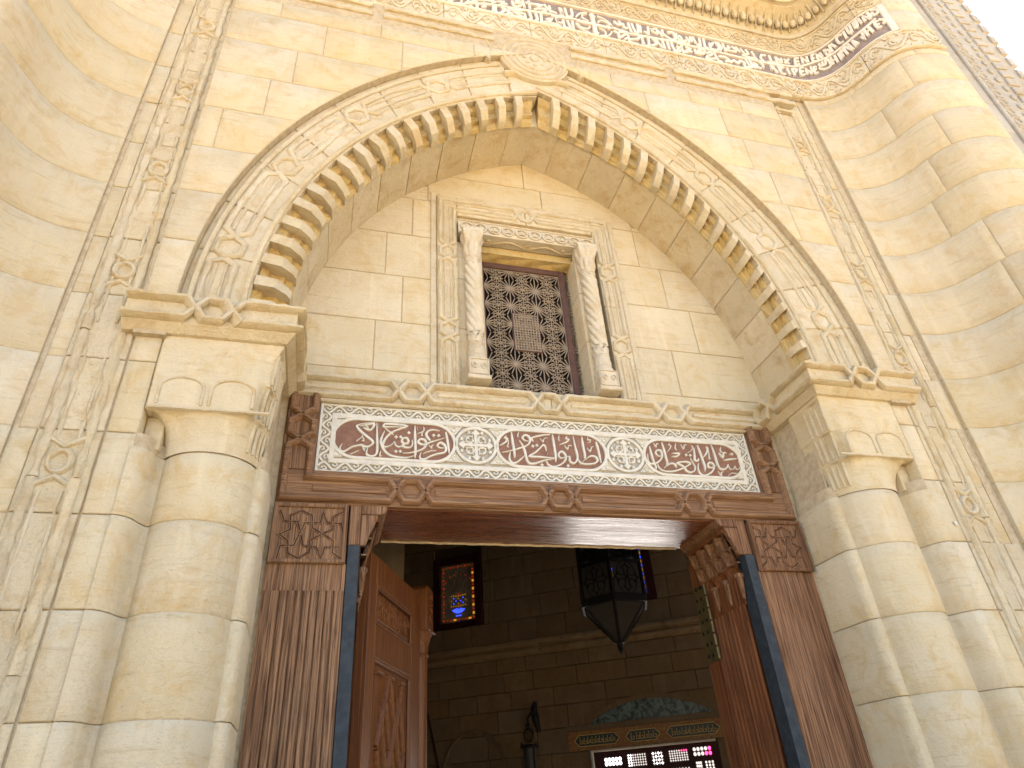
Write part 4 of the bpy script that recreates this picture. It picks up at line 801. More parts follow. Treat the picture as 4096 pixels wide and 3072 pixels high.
# window grille
wg = thing('window_grille', 'weathered turned wood window grille with star rosettes around a small square insert', 'window')
GX0, GX1, GZ0, GZ1, GY = -.345, .275, 3.60, 4.752, .150
for a, b_, c_, d_ in ((GX0, GX0+.042, GZ0, GZ1), (GX1-.042, GX1, GZ0, GZ1), (GX0+.042, GX1-.042, GZ1-.045, GZ1)):
    MB().prism([(a, c_), (b_, c_), (b_, d_), (a, d_)], FP(GY), -.04, .022, .005).build('window_frame', M_LFR, wg)
MB().box(GX0, GX1, .24, .245, GZ0, GZ1).build('dark_backing', M_VOID, wg, False)
def bar(B, x0, z0, x1, z1, r_, h0=0., h1=None, M=FP(GY)): B.sweep([(x0, z0), (x1, z1)], M, [(r_, 0), (r_*.6, h1 or r_*1.6), (-r_*.6, h1 or r_*1.6), (-r_, 0)])
px = (GX1-GX0-.084)/3; pz = .158
me_big = me_small = None
gx0 = GX0+.042; top = GZ1-.045
ins = (-.117, .047, 4.045, 4.325)
def proto(name, nr, r1, r0=.0, rb_=.0021, ringr=None):
    B = MB(); M = FP(0)
    for i in range(nr):
        a = 2*PI*i/nr+PI/nr*0
        B.sweep([(r0*math.cos(a), r0*math.sin(a)), ((r0+r1)/2*math.cos(a), (r0+r1)/2*math.sin(a)), (r1*math.cos(a), r1*math.sin(a))], lambda x, z, h: (x, -h, z), [(rb_, 0), (rb_*.5, rb_*2), (-rb_*.5, rb_*2), (-rb_, 0)])
    B.prism([(.006*math.cos(2*PI*i/8), .006*math.sin(2*PI*i/8)) for i in range(8)], lambda x, z, h: (x, -h, z), 0, .006, .002)
    if ringr:
        B.sweep([(ringr*(1 if i % 2 else .78)*math.cos(PI*i/8+PI/8*0), ringr*(1 if i % 2 else .78)*math.sin(PI*i/8)) for i in range(16)], lambda x, z, h: (x, -h, z), [(rb_, 0), (0, rb_*1.6), (-rb_, 0)], True)
    me = bpy.data.meshes.new(name); me.from_pydata(B.v, [], B.f); me.materials.append(M_LATT); return me
me_big = proto('star_rosette', 16, .078, 0, .0034); me_small = proto('small_star', 8, .046, 0, .0030, .036)
nrow = 8
def inst(name, me, x, y, z, parent):
    o = bpy.data.objects.new(name, me); C.objects.link(o); o.parent = parent; o.matrix_parent_inverse = Matrix.Translation(-Vector(wl(parent))); o.location = (x, y, z); return o
for j in range(nrow):
    z = top-.0-j*pz*.98
    for i in range(4):
        x = gx0+i*px
        inst('star_rosette', me_big, x, GY, z, wg)
    for i in range(3):
        x, z2 = gx0+(i+.5)*px, z-pz*.49
        inst('small_star', me_small, x, GY-.001, z2, wg)
    for i in range(3):
        x = gx0+(i+.5)*px
        inst('small_star', me_small, x, GY-.0005, z, wg)
B = MB(); hi = 0
for zq in [ins[2]+(ins[3]-ins[2])*i/14 for i in range(15)]: bar(B, ins[0], zq, ins[1], zq, .0030, h1=.008, M=FP(GY-.007))
for xq in [ins[0]+(ins[1]-ins[0])*i/9 for i in range(10)]: bar(B, xq, ins[2], xq, ins[3], .0030, h1=.007, M=FP(GY-.0065))
for j in range(15):
    for i in range(10):
        if (i % 3 != 1 or j % 3 != 1): B.prism([(ins[0]+(ins[1]-ins[0])*i/9+.0055*math.cos(q), ins[2]+(ins[3]-ins[2])*j/14+.0055*math.sin(q)) for q in (0, 1.05, 2.1, 3.14, 4.19, 5.24)], FP(GY-.007), 0, .010, .003)
B.build('bead_insert', M_LATT, wg)
for a, b_, c_, d_ in ((ins[0]-.010, ins[0]-.002, ins[2]-.012, ins[3]+.012), (ins[1]+.002, ins[1]+.010, ins[2]-.012, ins[3]+.012), (ins[0]-.002, ins[1]+.002, ins[3]+.004, ins[3]+.012), (ins[0]-.002, ins[1]+.002, ins[2]-.012, ins[2]-.004)):
    MB().prism([(a, c_), (b_, c_), (b_, d_), (a, d_)], FP(GY), 0, .012, .002).build('insert_frame', M_LFR, wg)
# ---------------------------------------------------------------- marble panel
mp = thing('marble_panel', 'long white marble panel carved with three red script cartouches and two crosses above the door', 'panel')
MX, MZ0, MZ1 = 1.25, 3.062, 3.458
M0 = FP(.004)
MB().box(-MX, MX, .004, .06, MZ0, MZ1).build('marble_ground', M_MGREY, mp, False)
# raised outer field (frame band between scroll border and cartouches)
IX, IZ0, IZ1 = 1.172, 3.140, 3.381
def rectring(x, z0, z1, wd): return [(-x, z0), (x, z0), (x, z1), (-x, z1)]
MB().sweep([(-IX-.004, IZ0-.010), (IX+.004, IZ0-.010), (IX+.004, IZ1+.010), (-IX-.004, IZ1+.010)], M0, flat(.026, 0, .012, .003), True).build('inner_border', M_MARB, mp)
MB().sweep([(-MX+.007, MZ0+.007), (MX-.007, MZ0+.007), (MX-.007, MZ1-.007), (-MX+.007, MZ1-.007)], M0, flat(.014, 0, .012, .003), True).build('outer_border', M_MARB, mp)
def mvine(x0, x1, zc, flip=False, M=M0):
    am = .023; n = max(2, int(round((x1-x0)/.103))); P_ = (x1-x0)/n
    for k in range(n):
        B = MB(); a0 = x0+k*P_; sg = 1 if flip else -1
        B.sweep([(a0+P_*i/10, zc+sg*am*.86*math.sin(2*PI*i/10)) for i in range(11)], M, flat(.0115, 0, .012, .002))
        for h_ in (0, 1):
            c = a0+P_*(.25+.5*h_); q = sg*(1 if h_ == 0 else -1)
            B.sweep([(c+.017*r_*math.cos(a), zc-q*.010+q*.013*r_*math.sin(a)) for a, r_ in [(-.9+i*.8, 1-.12*i) for i in range(7)]], M, flat(.0075, 0, .0105, .002))
            xx = a0+P_*(.25+.5*h_)
            B.prism([(xx-.020, zc-q*(am+.004)), (xx+.020, zc-q*(am+.004)), (xx+.004, zc-q*(am-.009))], M, 0, .011, .001)
        B.build('scroll_carving', M_MARB, mp)
mvine(-1.235, 0, 3.4225); mvine(0, 1.235, 3.4225, True); mvine(-1.235, 0, 3.0985, True); mvine(0, 1.235, 3.0985)
for s in (-1, 1): mvine(3.125, 3.40, s*1.2125, s > 0, lambda z, x, h: (x, .004-h, z))
tabs = [(-1.172, -.553), (-.312, .310), (.556, 1.176)]
fz0, fz1 = 3.158, 3.372; zc = (fz0+fz1)/2; rr_ = (fz1-fz0)/2
def stad(x0, x1, d=0.):
    a, b_, q = x0+rr_*1.06, x1-rr_*1.06, rr_-d
    return [(b_+(rr_*1.06-d)*math.cos(t_), zc+q*math.sin(t_)) for t_ in [-PI/2+PI*i/14 for i in range(15)]]+[(a-(rr_*1.06-d)*math.cos(t_), zc-q*math.sin(t_)) for t_ in [-PI/2+PI*i/14 for i in range(15)]]
MB().box(-IX, IX, -.0065, .004, 3.3745, 3.3785).build('marble_filler', M_MARB, mp, False)
# white field around the tablets, built as plates between the round ends
for i, (x0, x1) in enumerate(tabs):
    MB().prism(stad(x0, x1), M0, 0, .0035).build('red_cartouche', M_RED, mp)
    MB().sweep(stad(x0, x1, -.006), M0, flat(.018, 0, .0125, .003), True).build('cartouche_rim', M_MARB, mp)
    for l in DATA['t%d' % i]:
        p = smooth([(a/1000, b_/1000) for a, b_ in l], 3); big = plen(p) > .09
        w_ = .0115 if big else .0062; n_ = len(p); B = MB(); nm = normals(p)
        k = 5; vs = []; sec = [(1, .003), (.72, .0115), (0, .013), (-.72, .0115), (-1, .003)]
        for j, ((x, z), (a, b_)) in enumerate(zip(p, nm)):
            e = min(j, n_-1-j)/max(1, n_/5); tp = .35+.65*min(1, e)
            if j+1 < n_: dx, dz = p[j+1][0]-x, p[j+1][1]-z
            l_ = math.hypot(dx, dz) or 1; pen = .72+.42*abs((dx*.55-dz*.83)/l_)
            for sl_, h in sec: vs.append(M0(x+a*sl_*w_*.62*tp*pen, z+b_*sl_*w_*.62*tp*pen, h))
        B.add(vs, [(j*k+q, j*k+q+1, (j+1)*k+q+1, (j+1)*k+q) for j in range(n_-1) for q in range(k-1)]+[tuple(range(k)), tuple((n_-1)*k+q for q in range(k))])
        B.build('letter_stroke', M_MARB, mp)
    for a, b_ in DATA['d%d' % i]:
        x, z = a/1000, b_/1000; MB().prism([(x-.0105, z), (x, z-.0105), (x+.0105, z), (x, z+.0105)], M0, .003, .013, .003).build('letter_dot', M_MARB, mp)
def corner(x, z, dx, dz, L_=.052):
    B = MB(); B.prism([(x, z), (x+dx*L_, z), (x, z+dz*L_)], M0, 0, .0085, .002)
    B.sweep([(x+dx*.006, z+dz*.006), (x+dx*(L_-.012), z+dz*.006), (x+dx*.006, z+dz*(L_-.012))], M0, flat(.005, .0, .0125, .002), True)
    B.build('corner_carving', M_MARB, mp)
for x, dx in ((-1.168, 1), (1.172, -1)):
    corner(x, 3.152, dx, 1); corner(x, 3.372, dx, -1)
for xc in (-.433, .433):
    B = MB()
    B.sweep([(xc+.108*math.cos(2*PI*i/32), zc+.104*math.sin(2*PI*i/32)) for i in range(32)], M0, flat(.017, 0, .0125, .003), True); B.build('roundel_rim', M_MARB, mp)
    B = MB(); B.sweep([(xc, zc-.082), (xc, zc+.082)], M0, flat(.020, 0, .013, .003)); B.sweep([(xc-.085, zc), (xc+.085, zc)], M0, flat(.020, 0, .0128, .003))
    for a in range(4):
        ca, sa = math.cos(a*PI/2), math.sin(a*PI/2)
        def rt(x, z): return (xc+x*ca-z*sa, zc+x*sa+z*ca)
        B.prism([rt(.060, -.008), rt(.070, -.026), rt(.080, -.015), rt(.097, 0), rt(.080, .015), rt(.070, .026), rt(.060, .008)], M0, 0, .0132, .002)
    B.build('cross', M_MARB, mp)
    for a in range(4):
        ca, sa = math.cos(a*PI/2), math.sin(a*PI/2); B = MB()
        B.sweep([rt(.060, .017), rt(.018, .018), rt(.017, .060)], M0, flat(.006, 0, .011, .002))
        B.sweep([(xc+ca*x-sa*z, zc+sa*x+ca*z) for x, z in [(.032+.026*math.cos(q)*.8, .032+.026*math.sin(q)*.8) for q in [i*.75-.6 for i in range(8)]]], M0, flat(.0075, 0, .0115, .002))
        B.ball(M0(xc+ca*.042-sa*.042, zc+sa*.042+ca*.042, .006), .009, .007, .009, 6, 5)
        for q in (-.35, .35):
            a2 = PI/4+q; B.ball(M0(xc+(ca*math.cos(a2)-sa*math.sin(a2))*.085, zc+(sa*math.cos(a2)+ca*math.sin(a2))*.085, .005), .010, .007, .012, 6, 5)
        B.build('floret', M_MARB, mp)
    for s in (-1, 1):
        for q in (-1, 1):
            B = MB(); x, z = xc+s*.119, zc+q*.107
            B.prism([(x-.047, z), (x+.047, z), (x, z-q*.062)], M0, 0, .006, .002)
            B.sweep([(x-.040, z-q*.003), (x+.040, z-q*.003), (x, z-q*.056)], M0, flat(.0055, 0, .0125, .002), True)
            B.sweep([(x+.013*math.cos(t_), z-q*.022+.012*math.sin(t_)) for t_ in [i*.7 for i in range(9)]], M0, flat(.005, 0, .0115, .002)); B.build('triangle_carving', M_MARB, mp)
# ---------------------------------------------------------------- wooden door frame
df = thing('door_frame', 'carved brown wooden door frame with interlaced lintel moulding and fluted jambs', 'door frame')
F0 = FP(-.012); M_DKW = plain('groove_shade_wood', (.05, .022, .010), (.03, .014, .007), .8, .2, 40)  # dark wood colour stands in for the shade inside the incised star lines
MB().prism([(-1.41, 2.885), (1.41, 2.885), (1.41, 3.060), (-1.41, 3.060)], F0, -.10, .020, .003).build('lintel_board', M_WX, df)
for s in (-1, 1):
    MB().prism([(s*1.41, 3.063), (s*1.252, 3.063), (s*1.252, 3.49), (s*1.41, 3.49)], F0, -.08, .020, .003).build('side_board', M_WZ, df)
pth = [(-1.33, 3.485), (-1.33, 2.966), (1.33, 2.966), (1.33, 3.485)]
interlace(df, pth, FP(-.032), [.195, .519+.55, .519+1.33, .519+2.11, .519+2.66+.325], .055, .0195, M_WX, .030, 0, .072, fillet=False, wear=0)
for a_, b__ in ((-1.25, -.90), (-.66, -.12), (.12, .66), (.90, 1.25)):
    MB().prism([(a_, 2.948), (b__, 2.948), (b__, 2.984), (a_, 2.984)], FP(-.032), 0, .006, .004).build('cell_fillet', M_WX, df)
B = MB()
for s in (-1, 1): B.sweep([(s*1.40, 2.893), (s*1.40, 3.49)], FP(-.032), flat(.012, 0, .006, .002))
B.build('edge_bead', M_WZ, df)
SP = [[(a/1000, b_/1000) for a, b_ in l] for l in DATA['sp']]
for s in (-1, 1):
    mw = M_WZ if s < 0 else M_WZR
    # square star panel
    MB().prism([(s*1.405, 2.597), (s*1.075, 2.597), (s*1.075, 2.872), (s*1.405, 2.872)], FP(-.035), -.05, .012, .002).build('star_panel', mw, df)
    MB().sweep([(s*1.398, 2.603), (s*1.082, 2.603), (s*1.082, 2.868), (s*1.398, 2.868)], FP(-.046), flat(.020, 0, .014, .005), True).build('star_panel_frame', mw, df)
    for l in SP:
        q = [((x if s < 0 else -x), z) for x, z in l]
        MB().sweep(q, FP(-.047), [(.0085, 0), (.0060, .0042), (.0030, .0042), (.0020, .0004), (-.0020, .0004), (-.0030, .0042), (-.0060, .0042), (-.0085, 0)]).build('star_line', mw, df)
        MB().sweep(q, FP(-.047), flat(.0048, 0, .0022, .0003)).build('star_groove_shade', M_DKW, df)
    # pillar board: plain strip, then flutes (left) or planks (right)
    pr_ = []; xo, xi = 1.41, 1.067
    if s < 0:
        MB().box(-1.41, -1.067, -.040, .10, 2.475, 2.596).build('pillar_top', mw, df, False)
        xs = [(1.41, 0), (1.345, 0)]; nf = 8; wd = (1.345-1.085)/nf
        for k in range(nf):
            a = 1.345-k*wd
            xs += [(a-.003, -.002), (a-.007, -.009), (a-.010, -.002), (a-.013, .002), (a-wd*.75, .0035), (a-wd+.004, .001)]
        xs += [(1.085, 0), (1.067, 0)]
        B = MB(); B.grid(lambda u, v: (-xs[int(round(u*(len(xs)-1)))][0], -.040-xs[int(round(u*(len(xs)-1)))][1], 2.475*v), len(xs), 2); B.build('fluted_board', mw, df, ang=20)
        MB().box(-1.41, -1.40, -.0395, .1, 0, 2.475).build('board_edge', mw, df, False); MB().box(-1.405, -1.067, -.025, .1, 0, 2.475).build('board_back', mw, df, False)
    else:
        for a, b_, y in ((1.067, 1.262, -.041), (1.265, 1.345, -.038), (1.348, 1.41, -.034)):
            MB().prism([(a, 0), (b_, 0), (b_, 2.596), (a, 2.596)], FP(y), -.1, 0, .003).build('plank', mw, df)
    # filler board between square and bracket, iron strip, inner jamb
    MB().prism([(s*1.064, 2.688), (s*1.012, 2.688), (s*1.012, 2.882), (s*1.064, 2.882)], FP(-.036), -.1, 0, .003).build('filler_board', mw, df)
    MB().prism([(s*1.064, 0), (s*1.010, 0), (s*1.010, 2.684), (s*1.064, 2.684)], FP(-.044), -.09, 0, .0015).build('iron_strip', M_IRON, df)
    x = 1.008
    B = MB(); ys = [(.0, 0)]; nf = 9
    for k in range(nf):
        a = .005+k*.041; ys += [(a+.002, 0), (a+.008, .007), (a+.013, .007), (a+.02, 0)]
    ys += [(.385, 0)]
    B.grid(lambda u, v: (s*(x-ys[int(round(u*(len(ys)-1)))][1]*-1-.010), .045+ys[int(round(u*(len(ys)-1)))][0]*.93, 2.45*v), len(ys), 2); B.build('fluted_jamb', M_WD, df, ang=20)
    MB().box(min(s*1.0, s*1.4), max(s*1.0, s*1.4), .05, .44, 2.45, 2.88).build('jamb_head', M_WD, df, False)
    MB().box(min(s*1.02, s*1.42), max(s*1.02, s*1.42), .044, .43, 0, 2.45).build('jamb_core', M_WD, df, False)
    # bracket: cap board and stalactite tiers
    br = MB().prism([(s*1.012, 2.688), (s*.985, 2.688), (s*.965, 2.75), (s*.950, 2.78), (s*.935, 2.825), (s*.932, 2.838), (s*1.012, 2.838)], FP(-.034), -.03, 0, .002).build('bracket_face', mw, df)
    cp = MB().prism([(s*1.012, 2.839), (s*.925, 2.839), (s*.905, 2.846), (s*.893, 2.860), (s*.890, 2.884), (s*1.012, 2.884)], FP(-.040), -.44, 0, .003).build('bracket_cap', mw, df)
    # tiers: inward reach (m) at each tier, running along y
    tiers = [(2.838, 2.735, .075, 4, .0), (2.735, 2.655, .045, 4, .5), (2.655, 2.585, .025, 3, 0.)]
    MB().box(min(s*.925, s*1.0), max(s*.925, s*1.0), -.004, .40, 2.815, 2.839).build('bracket_soffit', M_WD, br, False)
    for ti, (zt, zb, reach, nn, off) in enumerate(tiers):
        y0, y1 = -.002, .395; pw = (y1-y0)/nn
        for k in range(nn):
            ya, yb = y0+k*pw, y0+(k+1)*pw
            def tf(u, v, ya=ya, yb=yb, zt=zt, zb=zb, reach=reach, ti=ti):
                y = ya+(yb-ya)*u; z = zt+(zb-zt)*v; nxt = tiers[ti+1][2] if ti < 2 else .006
                hw = .86*math.sqrt(min(1, max(0, (v-.04)/.42))); q_ = abs(2*u-1); niche = (1-(q_/hw)**4) if q_ < hw else 0
                arch_ = max(0, 1-(v/.95)**1.5)   # open cusp towards the top
                outer = nxt+(reach-nxt)*(1-v)**.8
                d_ = outer-niche*(.030 if ti < 2 else .016)*(1-.35*v)
                return (s*(1.0-max(.002, d_)), y, z)
            MB().grid(tf, 21, 14).build('stalactite', mw if ti < 2 else M_WD, br, ang=50)
        e = MB(); e.box(min(s*(1.0-reach), s*1.0), max(s*(1.0-reach), s*1.0), y0, y1-.001, zt-.004, zt+.003) if ti else e.box(min(s*.99, s*1.), max(s*.99, s*1.), 0, .1, zt-.004, zt-.002)
        e.build('tier_ledge', mw, br, False)
    for k, yy in enumerate((.03, .16, .29)):
        B = MB(); B.lathe((s*.992, yy), [(.003, 2.465), (.010, 2.475), (.008, 2.486), (.013, 2.50), (.020, 2.575), (.026, 2.582), (.026, 2.60)], 10); B.build('pendant', mw, br)
        B = MB()
sf = MB().box(-1.0, 1.0, .0, .435, 2.881, 2.99).build('lintel_soffit', M_SOF, df, False)
B = MB(); B.sweep([(-.88+1.76*i/50, .437+.004*math.sin(i*2.3)+.003*math.sin(i*5.1)) for i in range(51)], lambda x, y, h: (x, y, 2.878-h), flat(.012, -.01, .006, .004)); B.build('ragged_back_edge', M_MORT, df)
# hinges and the far leaf folded back on the right
rl = thing('door_leaf', 'narrow edge of the right door leaf folded back with a brass hinge plate', 'door')
MB().box(.985, 1.95, .385, .515, .02, 2.80).build('leaf_body', M_WD, rl, False)
B = MB(); hp = B.box(.982, .9845, .37, .51, 2.235, 2.655).build('hinge_plate', M_BRASS, rl, False)
for z in [2.27+i*.062 for i in range(7)]:
    for y in (.435, .485): MB().ball((.981, y+.01*math.sin(z*40), z), .003, .011, .011, 8, 5).build('screw', M_BLACK, hp)
for k in range(6): MB().lathe((.975, .372), [(.009, 2.24+k*.069), (.009, 2.30+k*.069)], 8).build('hinge_knuckle', M_BRASS, hp)
# ---------------------------------------------------------------- open left leaf
HX, HY, HA = -.93, .36, R(66)
ca, sa = math.cos(HA), math.sin(HA)
def ML(s_, z, h): return (HX+ca*s_+sa*h, HY+sa*s_-ca*h, z)   # front face looks towards the right and outside
ll = thing('door_leaf', 'open left door leaf of reddish wood with carved panels and a turned meeting post', 'door', (HX, HY, 0))
def lp(B, s0, s1, z0, z1, h0, h1, ch=.003): return B.prism([(s0, z0), (s1, z0), (s1, z1), (s0, z1)], ML, h0, h1, ch)
lp(MB(), 0, .90, .02, 2.80, -.075, -.022, 0).build('leaf_core', M_WL, ll)
for nm_, a, b_, c_, d_ in (('stile', 0, .10, .02, 2.80), ('stile', .735, .90, .02, 2.80), ('top_rail', .10, .735, 2.652, 2.80), ('middle_rail', .10, .735, 2.295, 2.452), ('bottom_rail', .10, .735, .02, .30)):
    lp(MB(), a+.001, b_-.001, c_, d_, -.03, 0).build(nm_, M_WL, ll)
B = MB(); lp(B, .135, .70, 2.485, 2.62, -.022, -.010, .004); cpn = B.build('carved_panel', M_WL, ll)
MB().sweep([(.112, 2.462), (.724, 2.462), (.724, 2.642), (.112, 2.642)], ML, roll(.011, .012, -.006, 4), True).build('panel_moulding', M_WL, cpn)
r5 = random.Random(5)
for i in range(15):
    x = .155+.037*i; B = MB()
    B.sweep(smooth([(x+r5.uniform(-.01, .01), 2.50), (x+r5.uniform(-.015, .02), 2.54+r5.uniform(-.01, .01)), (x+r5.uniform(-.02, .02), 2.57), (x+r5.uniform(-.01, .015), 2.605)], 2), ML, flat(.007, -.010, -.003, .002))
    B.sweep([(x+.012*math.cos(a), 2.55+.02*math.sin(a)+.01*math.sin(i)) for a in (0, .9, 1.8, 2.7, 3.6)], ML, flat(.006, -.010, -.004, .002)); B.build('panel_carving', M_WL, cpn)
B = MB(); lp(B, .12, .72, .32, 2.285, -.03, -.018, .0); geo = B.build('geometric_panel', M_WL, ll)
MB().sweep([(.118, .31), (.722, .31), (.722, 2.285), (.118, 2.285)], ML, roll(.013, .014, -.012, 4), True).build('panel_moulding', M_WL, geo)
# interlaced strapwork: raised bars in two slanting families with short rails
def strap(a, b_, c_, d_, wd=.030):
    MB().sweep([(a, b_), (c_, d_)], ML, [(wd/2, -.018), (wd/2, -.004), (wd*.30, .004), (wd*.12, .0), (-wd*.12, .0), (-wd*.30, .004), (-wd/2, -.004), (-wd/2, -.018)]).build('strap', M_WL, geo)
def strap2(cx_, cz_, sg, ln=.125):
    a, b_, c_, d_ = cx_-.052*sg*ln/.125, cz_-ln, cx_+.052*sg*ln/.125, cz_+ln
    if .14 < min(a, c_) and max(a, c_) < .70: strap(a, b_, c_, d_, .026)
for k in range(9):
    for i in range(5):
        strap2(.19+i*.115, 2.12-k*.215, 1 if (i+k) % 2 else -1); strap2(.245+i*.115, 2.01-k*.215, -1 if (i+k) % 2 else 1, .10)
    for i in range(3): strap(.17+i*.19, 2.235-k*.43, .25+i*.19, 2.235-k*.43, .022)
for k in range(0):
    z0 = 2.24-k*.24
    strap(.20, z0-.02, .33, z0-.27); strap(.36, z0-.02, .49, z0-.27); strap(.52, z0-.02, .65, z0-.27)
    strap(.34, z0-.30, .18, z0-.02-.0) if k % 2 else strap(.155, z0-.21, .26, z0-.02)
    strap(.50, z0-.30, .36, z0-.06); strap(.68, z0-.30, .53, z0-.06)
    strap(.16, z0-.10, .24, z0-.10, .024); strap(.40, z0-.13, .48, z0-.13, .024); strap(.58, z0-.10, .67, z0-.10, .024)
# meeting post
mpst = (ML(.975, 0, -.02)[0], ML(.975, 0, -.02)[1])
B = MB()
B.prism([(.905, 2.60), (1.055, 2.60), (1.055, 2.845), (1.03, 2.87), (.93, 2.87), (.905, 2.845)], ML, -.085, .045, .01); pt = B.build('post_block', M_WL, ll)
B = MB(); B.sweep(smooth([(.98, 2.64), (.955, 2.68), (1.0, 2.71), (.96, 2.75), (1.0, 2.79), (.98, 2.83)], 3), ML, flat(.016, .045, .055, .004)); B.sweep(smooth([(.95, 2.66), (1.01, 2.69), (.955, 2.73), (1.01, 2.77), (.95, 2.81)], 3), ML, flat(.010, .045, .052, .003)); B.build('block_carving', M_WL, pt)
B = MB(); B.prism([(.898, 2.585), (1.062, 2.585), (1.062, 2.602), (.898, 2.602)], ML, -.095, .058, .004); B.build('post_abacus', M_WL, ll)
B = MB(); B.lathe(mpst, [(.048, 2.44), (.053, 2.45), (.046, 2.46), (.048, 2.50), (.062, 2.55), (.078, 2.585)], 18, tw=lambda a, r_, z: r_*(1+.07*abs(math.sin(a*4)))); B.build('post_capital', M_WL, ll)
B = MB(); B.lathe(mpst, [(.046, .02), (.046, 2.44)], 18, tw=lambda a, r_, z: r_*(1-.06*(math.sin(a*9) > .6))); B.build('post_shaft', M_WL, ll)
for s in (1,):
    B = MB(); lp(B, .90, .925, .02, 2.60, -.07, -.01); B.build('post_backing', M_WL, ll)
MB().box(-1.0, -.965, .40, .47, 2.1, 2.56).build('hinge_plate', M_BRASS, ll, False)
for z in (2.15, 2.27, 2.40, 2.50): MB().ball((-.98, .399, z), .011, .003, .011, 8, 5).build('screw', M_BLACK, ll)
# ---------------------------------------------------------------- interior
IA = R(-33); ic, is_ = math.cos(IA), math.sin(IA)
def MI(s_, z, h): return (ic*s_+is_*h, 6.0+is_*s_-ic*h, z)
iw = thing('interior_wall', 'dim stone block wall of the hall seen through the open door', 'wall', (0, 6, 0))
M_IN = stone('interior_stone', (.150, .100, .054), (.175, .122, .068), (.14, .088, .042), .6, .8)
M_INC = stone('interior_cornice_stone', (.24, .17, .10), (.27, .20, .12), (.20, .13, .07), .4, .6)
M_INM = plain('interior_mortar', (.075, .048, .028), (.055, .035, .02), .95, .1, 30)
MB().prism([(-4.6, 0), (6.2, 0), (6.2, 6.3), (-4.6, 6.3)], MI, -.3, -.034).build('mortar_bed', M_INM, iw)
r9 = random.Random(11); zj = [0, .35, .7, 1.05, 1.40, 1.78, 2.13, 2.38, 2.62, 2.82, 3.03, 3.20, 3.385, 3.645, 3.92, 4.19, 4.46, 4.73, 5.0, 5.3, 5.6, 6.0]
def inside(a, b_, c_, d_, R_): return not (b_ <= R_[0] or a >= R_[1] or d_ <= R_[2] or c_ >= R_[3])
holes = [(.30, .99, 3.655, 4.59), (2.53, 3.21, 3.655, 4.58), (2.19, 3.56, .70, 2.13)]
for z0, z1 in zip(zj, zj[1:]):
    if z1 < .8 or z0 > 5.2:
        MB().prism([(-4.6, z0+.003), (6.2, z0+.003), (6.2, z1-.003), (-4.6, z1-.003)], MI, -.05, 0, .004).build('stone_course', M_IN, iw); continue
    if abs(z0-3.20) < .01: continue
    q = -2.3
    while q < 5:
        e = q+r9.uniform(.34, .62); segs = [(q, e)]
        for H in holes:
            if z1 <= H[2] or z0 >= H[3]: continue
            ns_ = []
            for a, b_ in segs:
                if b_ <= H[0] or a >= H[1]: ns_.append((a, b_))
                else:
                    if a < H[0]: ns_.append((a, H[0]))
                    if b_ > H[1]: ns_.append((H[1], b_))
            segs = ns_
        for a, b_ in segs:
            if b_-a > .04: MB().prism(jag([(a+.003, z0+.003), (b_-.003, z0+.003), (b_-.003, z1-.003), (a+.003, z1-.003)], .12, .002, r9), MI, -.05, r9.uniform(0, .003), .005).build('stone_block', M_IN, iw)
        q = e
sec = [(-.02, 3.20), (.01, 3.203), (.06, 3.235), (.06, 3.262), (.015, 3.27), (.015, 3.285), (.10, 3.315), (.10, 3.345), (.06, 3.355), (.06, 3.375), (-.02, 3.383)]
for k in range(9):
    a, b_ = -2.3+k*.8+.002, -1.5+k*.8-.002
    MB().add([MI(x, z, h) for x in (a, b_) for h, z in sec], [(j, j+1, len(sec)+j+1, len(sec)+j) for j in range(len(sec)-1)]+[tuple(range(len(sec))), tuple(range(len(sec), 2*len(sec)))]).build('cornice_stone', M_INC, iw, ang=25)
# rest of the hall: side walls, ceiling, inner face, a pier behind the left leaf
hl = thing('hall_shell', 'plain stone side walls and ceiling closing the dim hall behind the door', 'wall')
B = MB(); B.box(-3.6, -3.3, .46, 9, 0, 6.3); B.box(-3.6, 6.0, .46, 9.5, 6.3, 6.5); B.box(5.4, 5.7, .46, 6, 0, 6.3); B.build('hall_wall', M_IN, hl, False)
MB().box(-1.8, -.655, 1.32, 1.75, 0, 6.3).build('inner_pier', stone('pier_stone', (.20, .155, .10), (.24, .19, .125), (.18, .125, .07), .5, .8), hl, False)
MB().box(-4.1, -1.0, .462, .60, 0, 6.3).build('inner_face', M_IN, hl, False); MB().box(1.98, 4.1, .52, .64, 0, 6.3).build('inner_face', M_IN, hl, False); MB().box(-1.0, 1.98, .462, .60, 3.05, 6.3).build('inner_face', M_IN, hl, False)
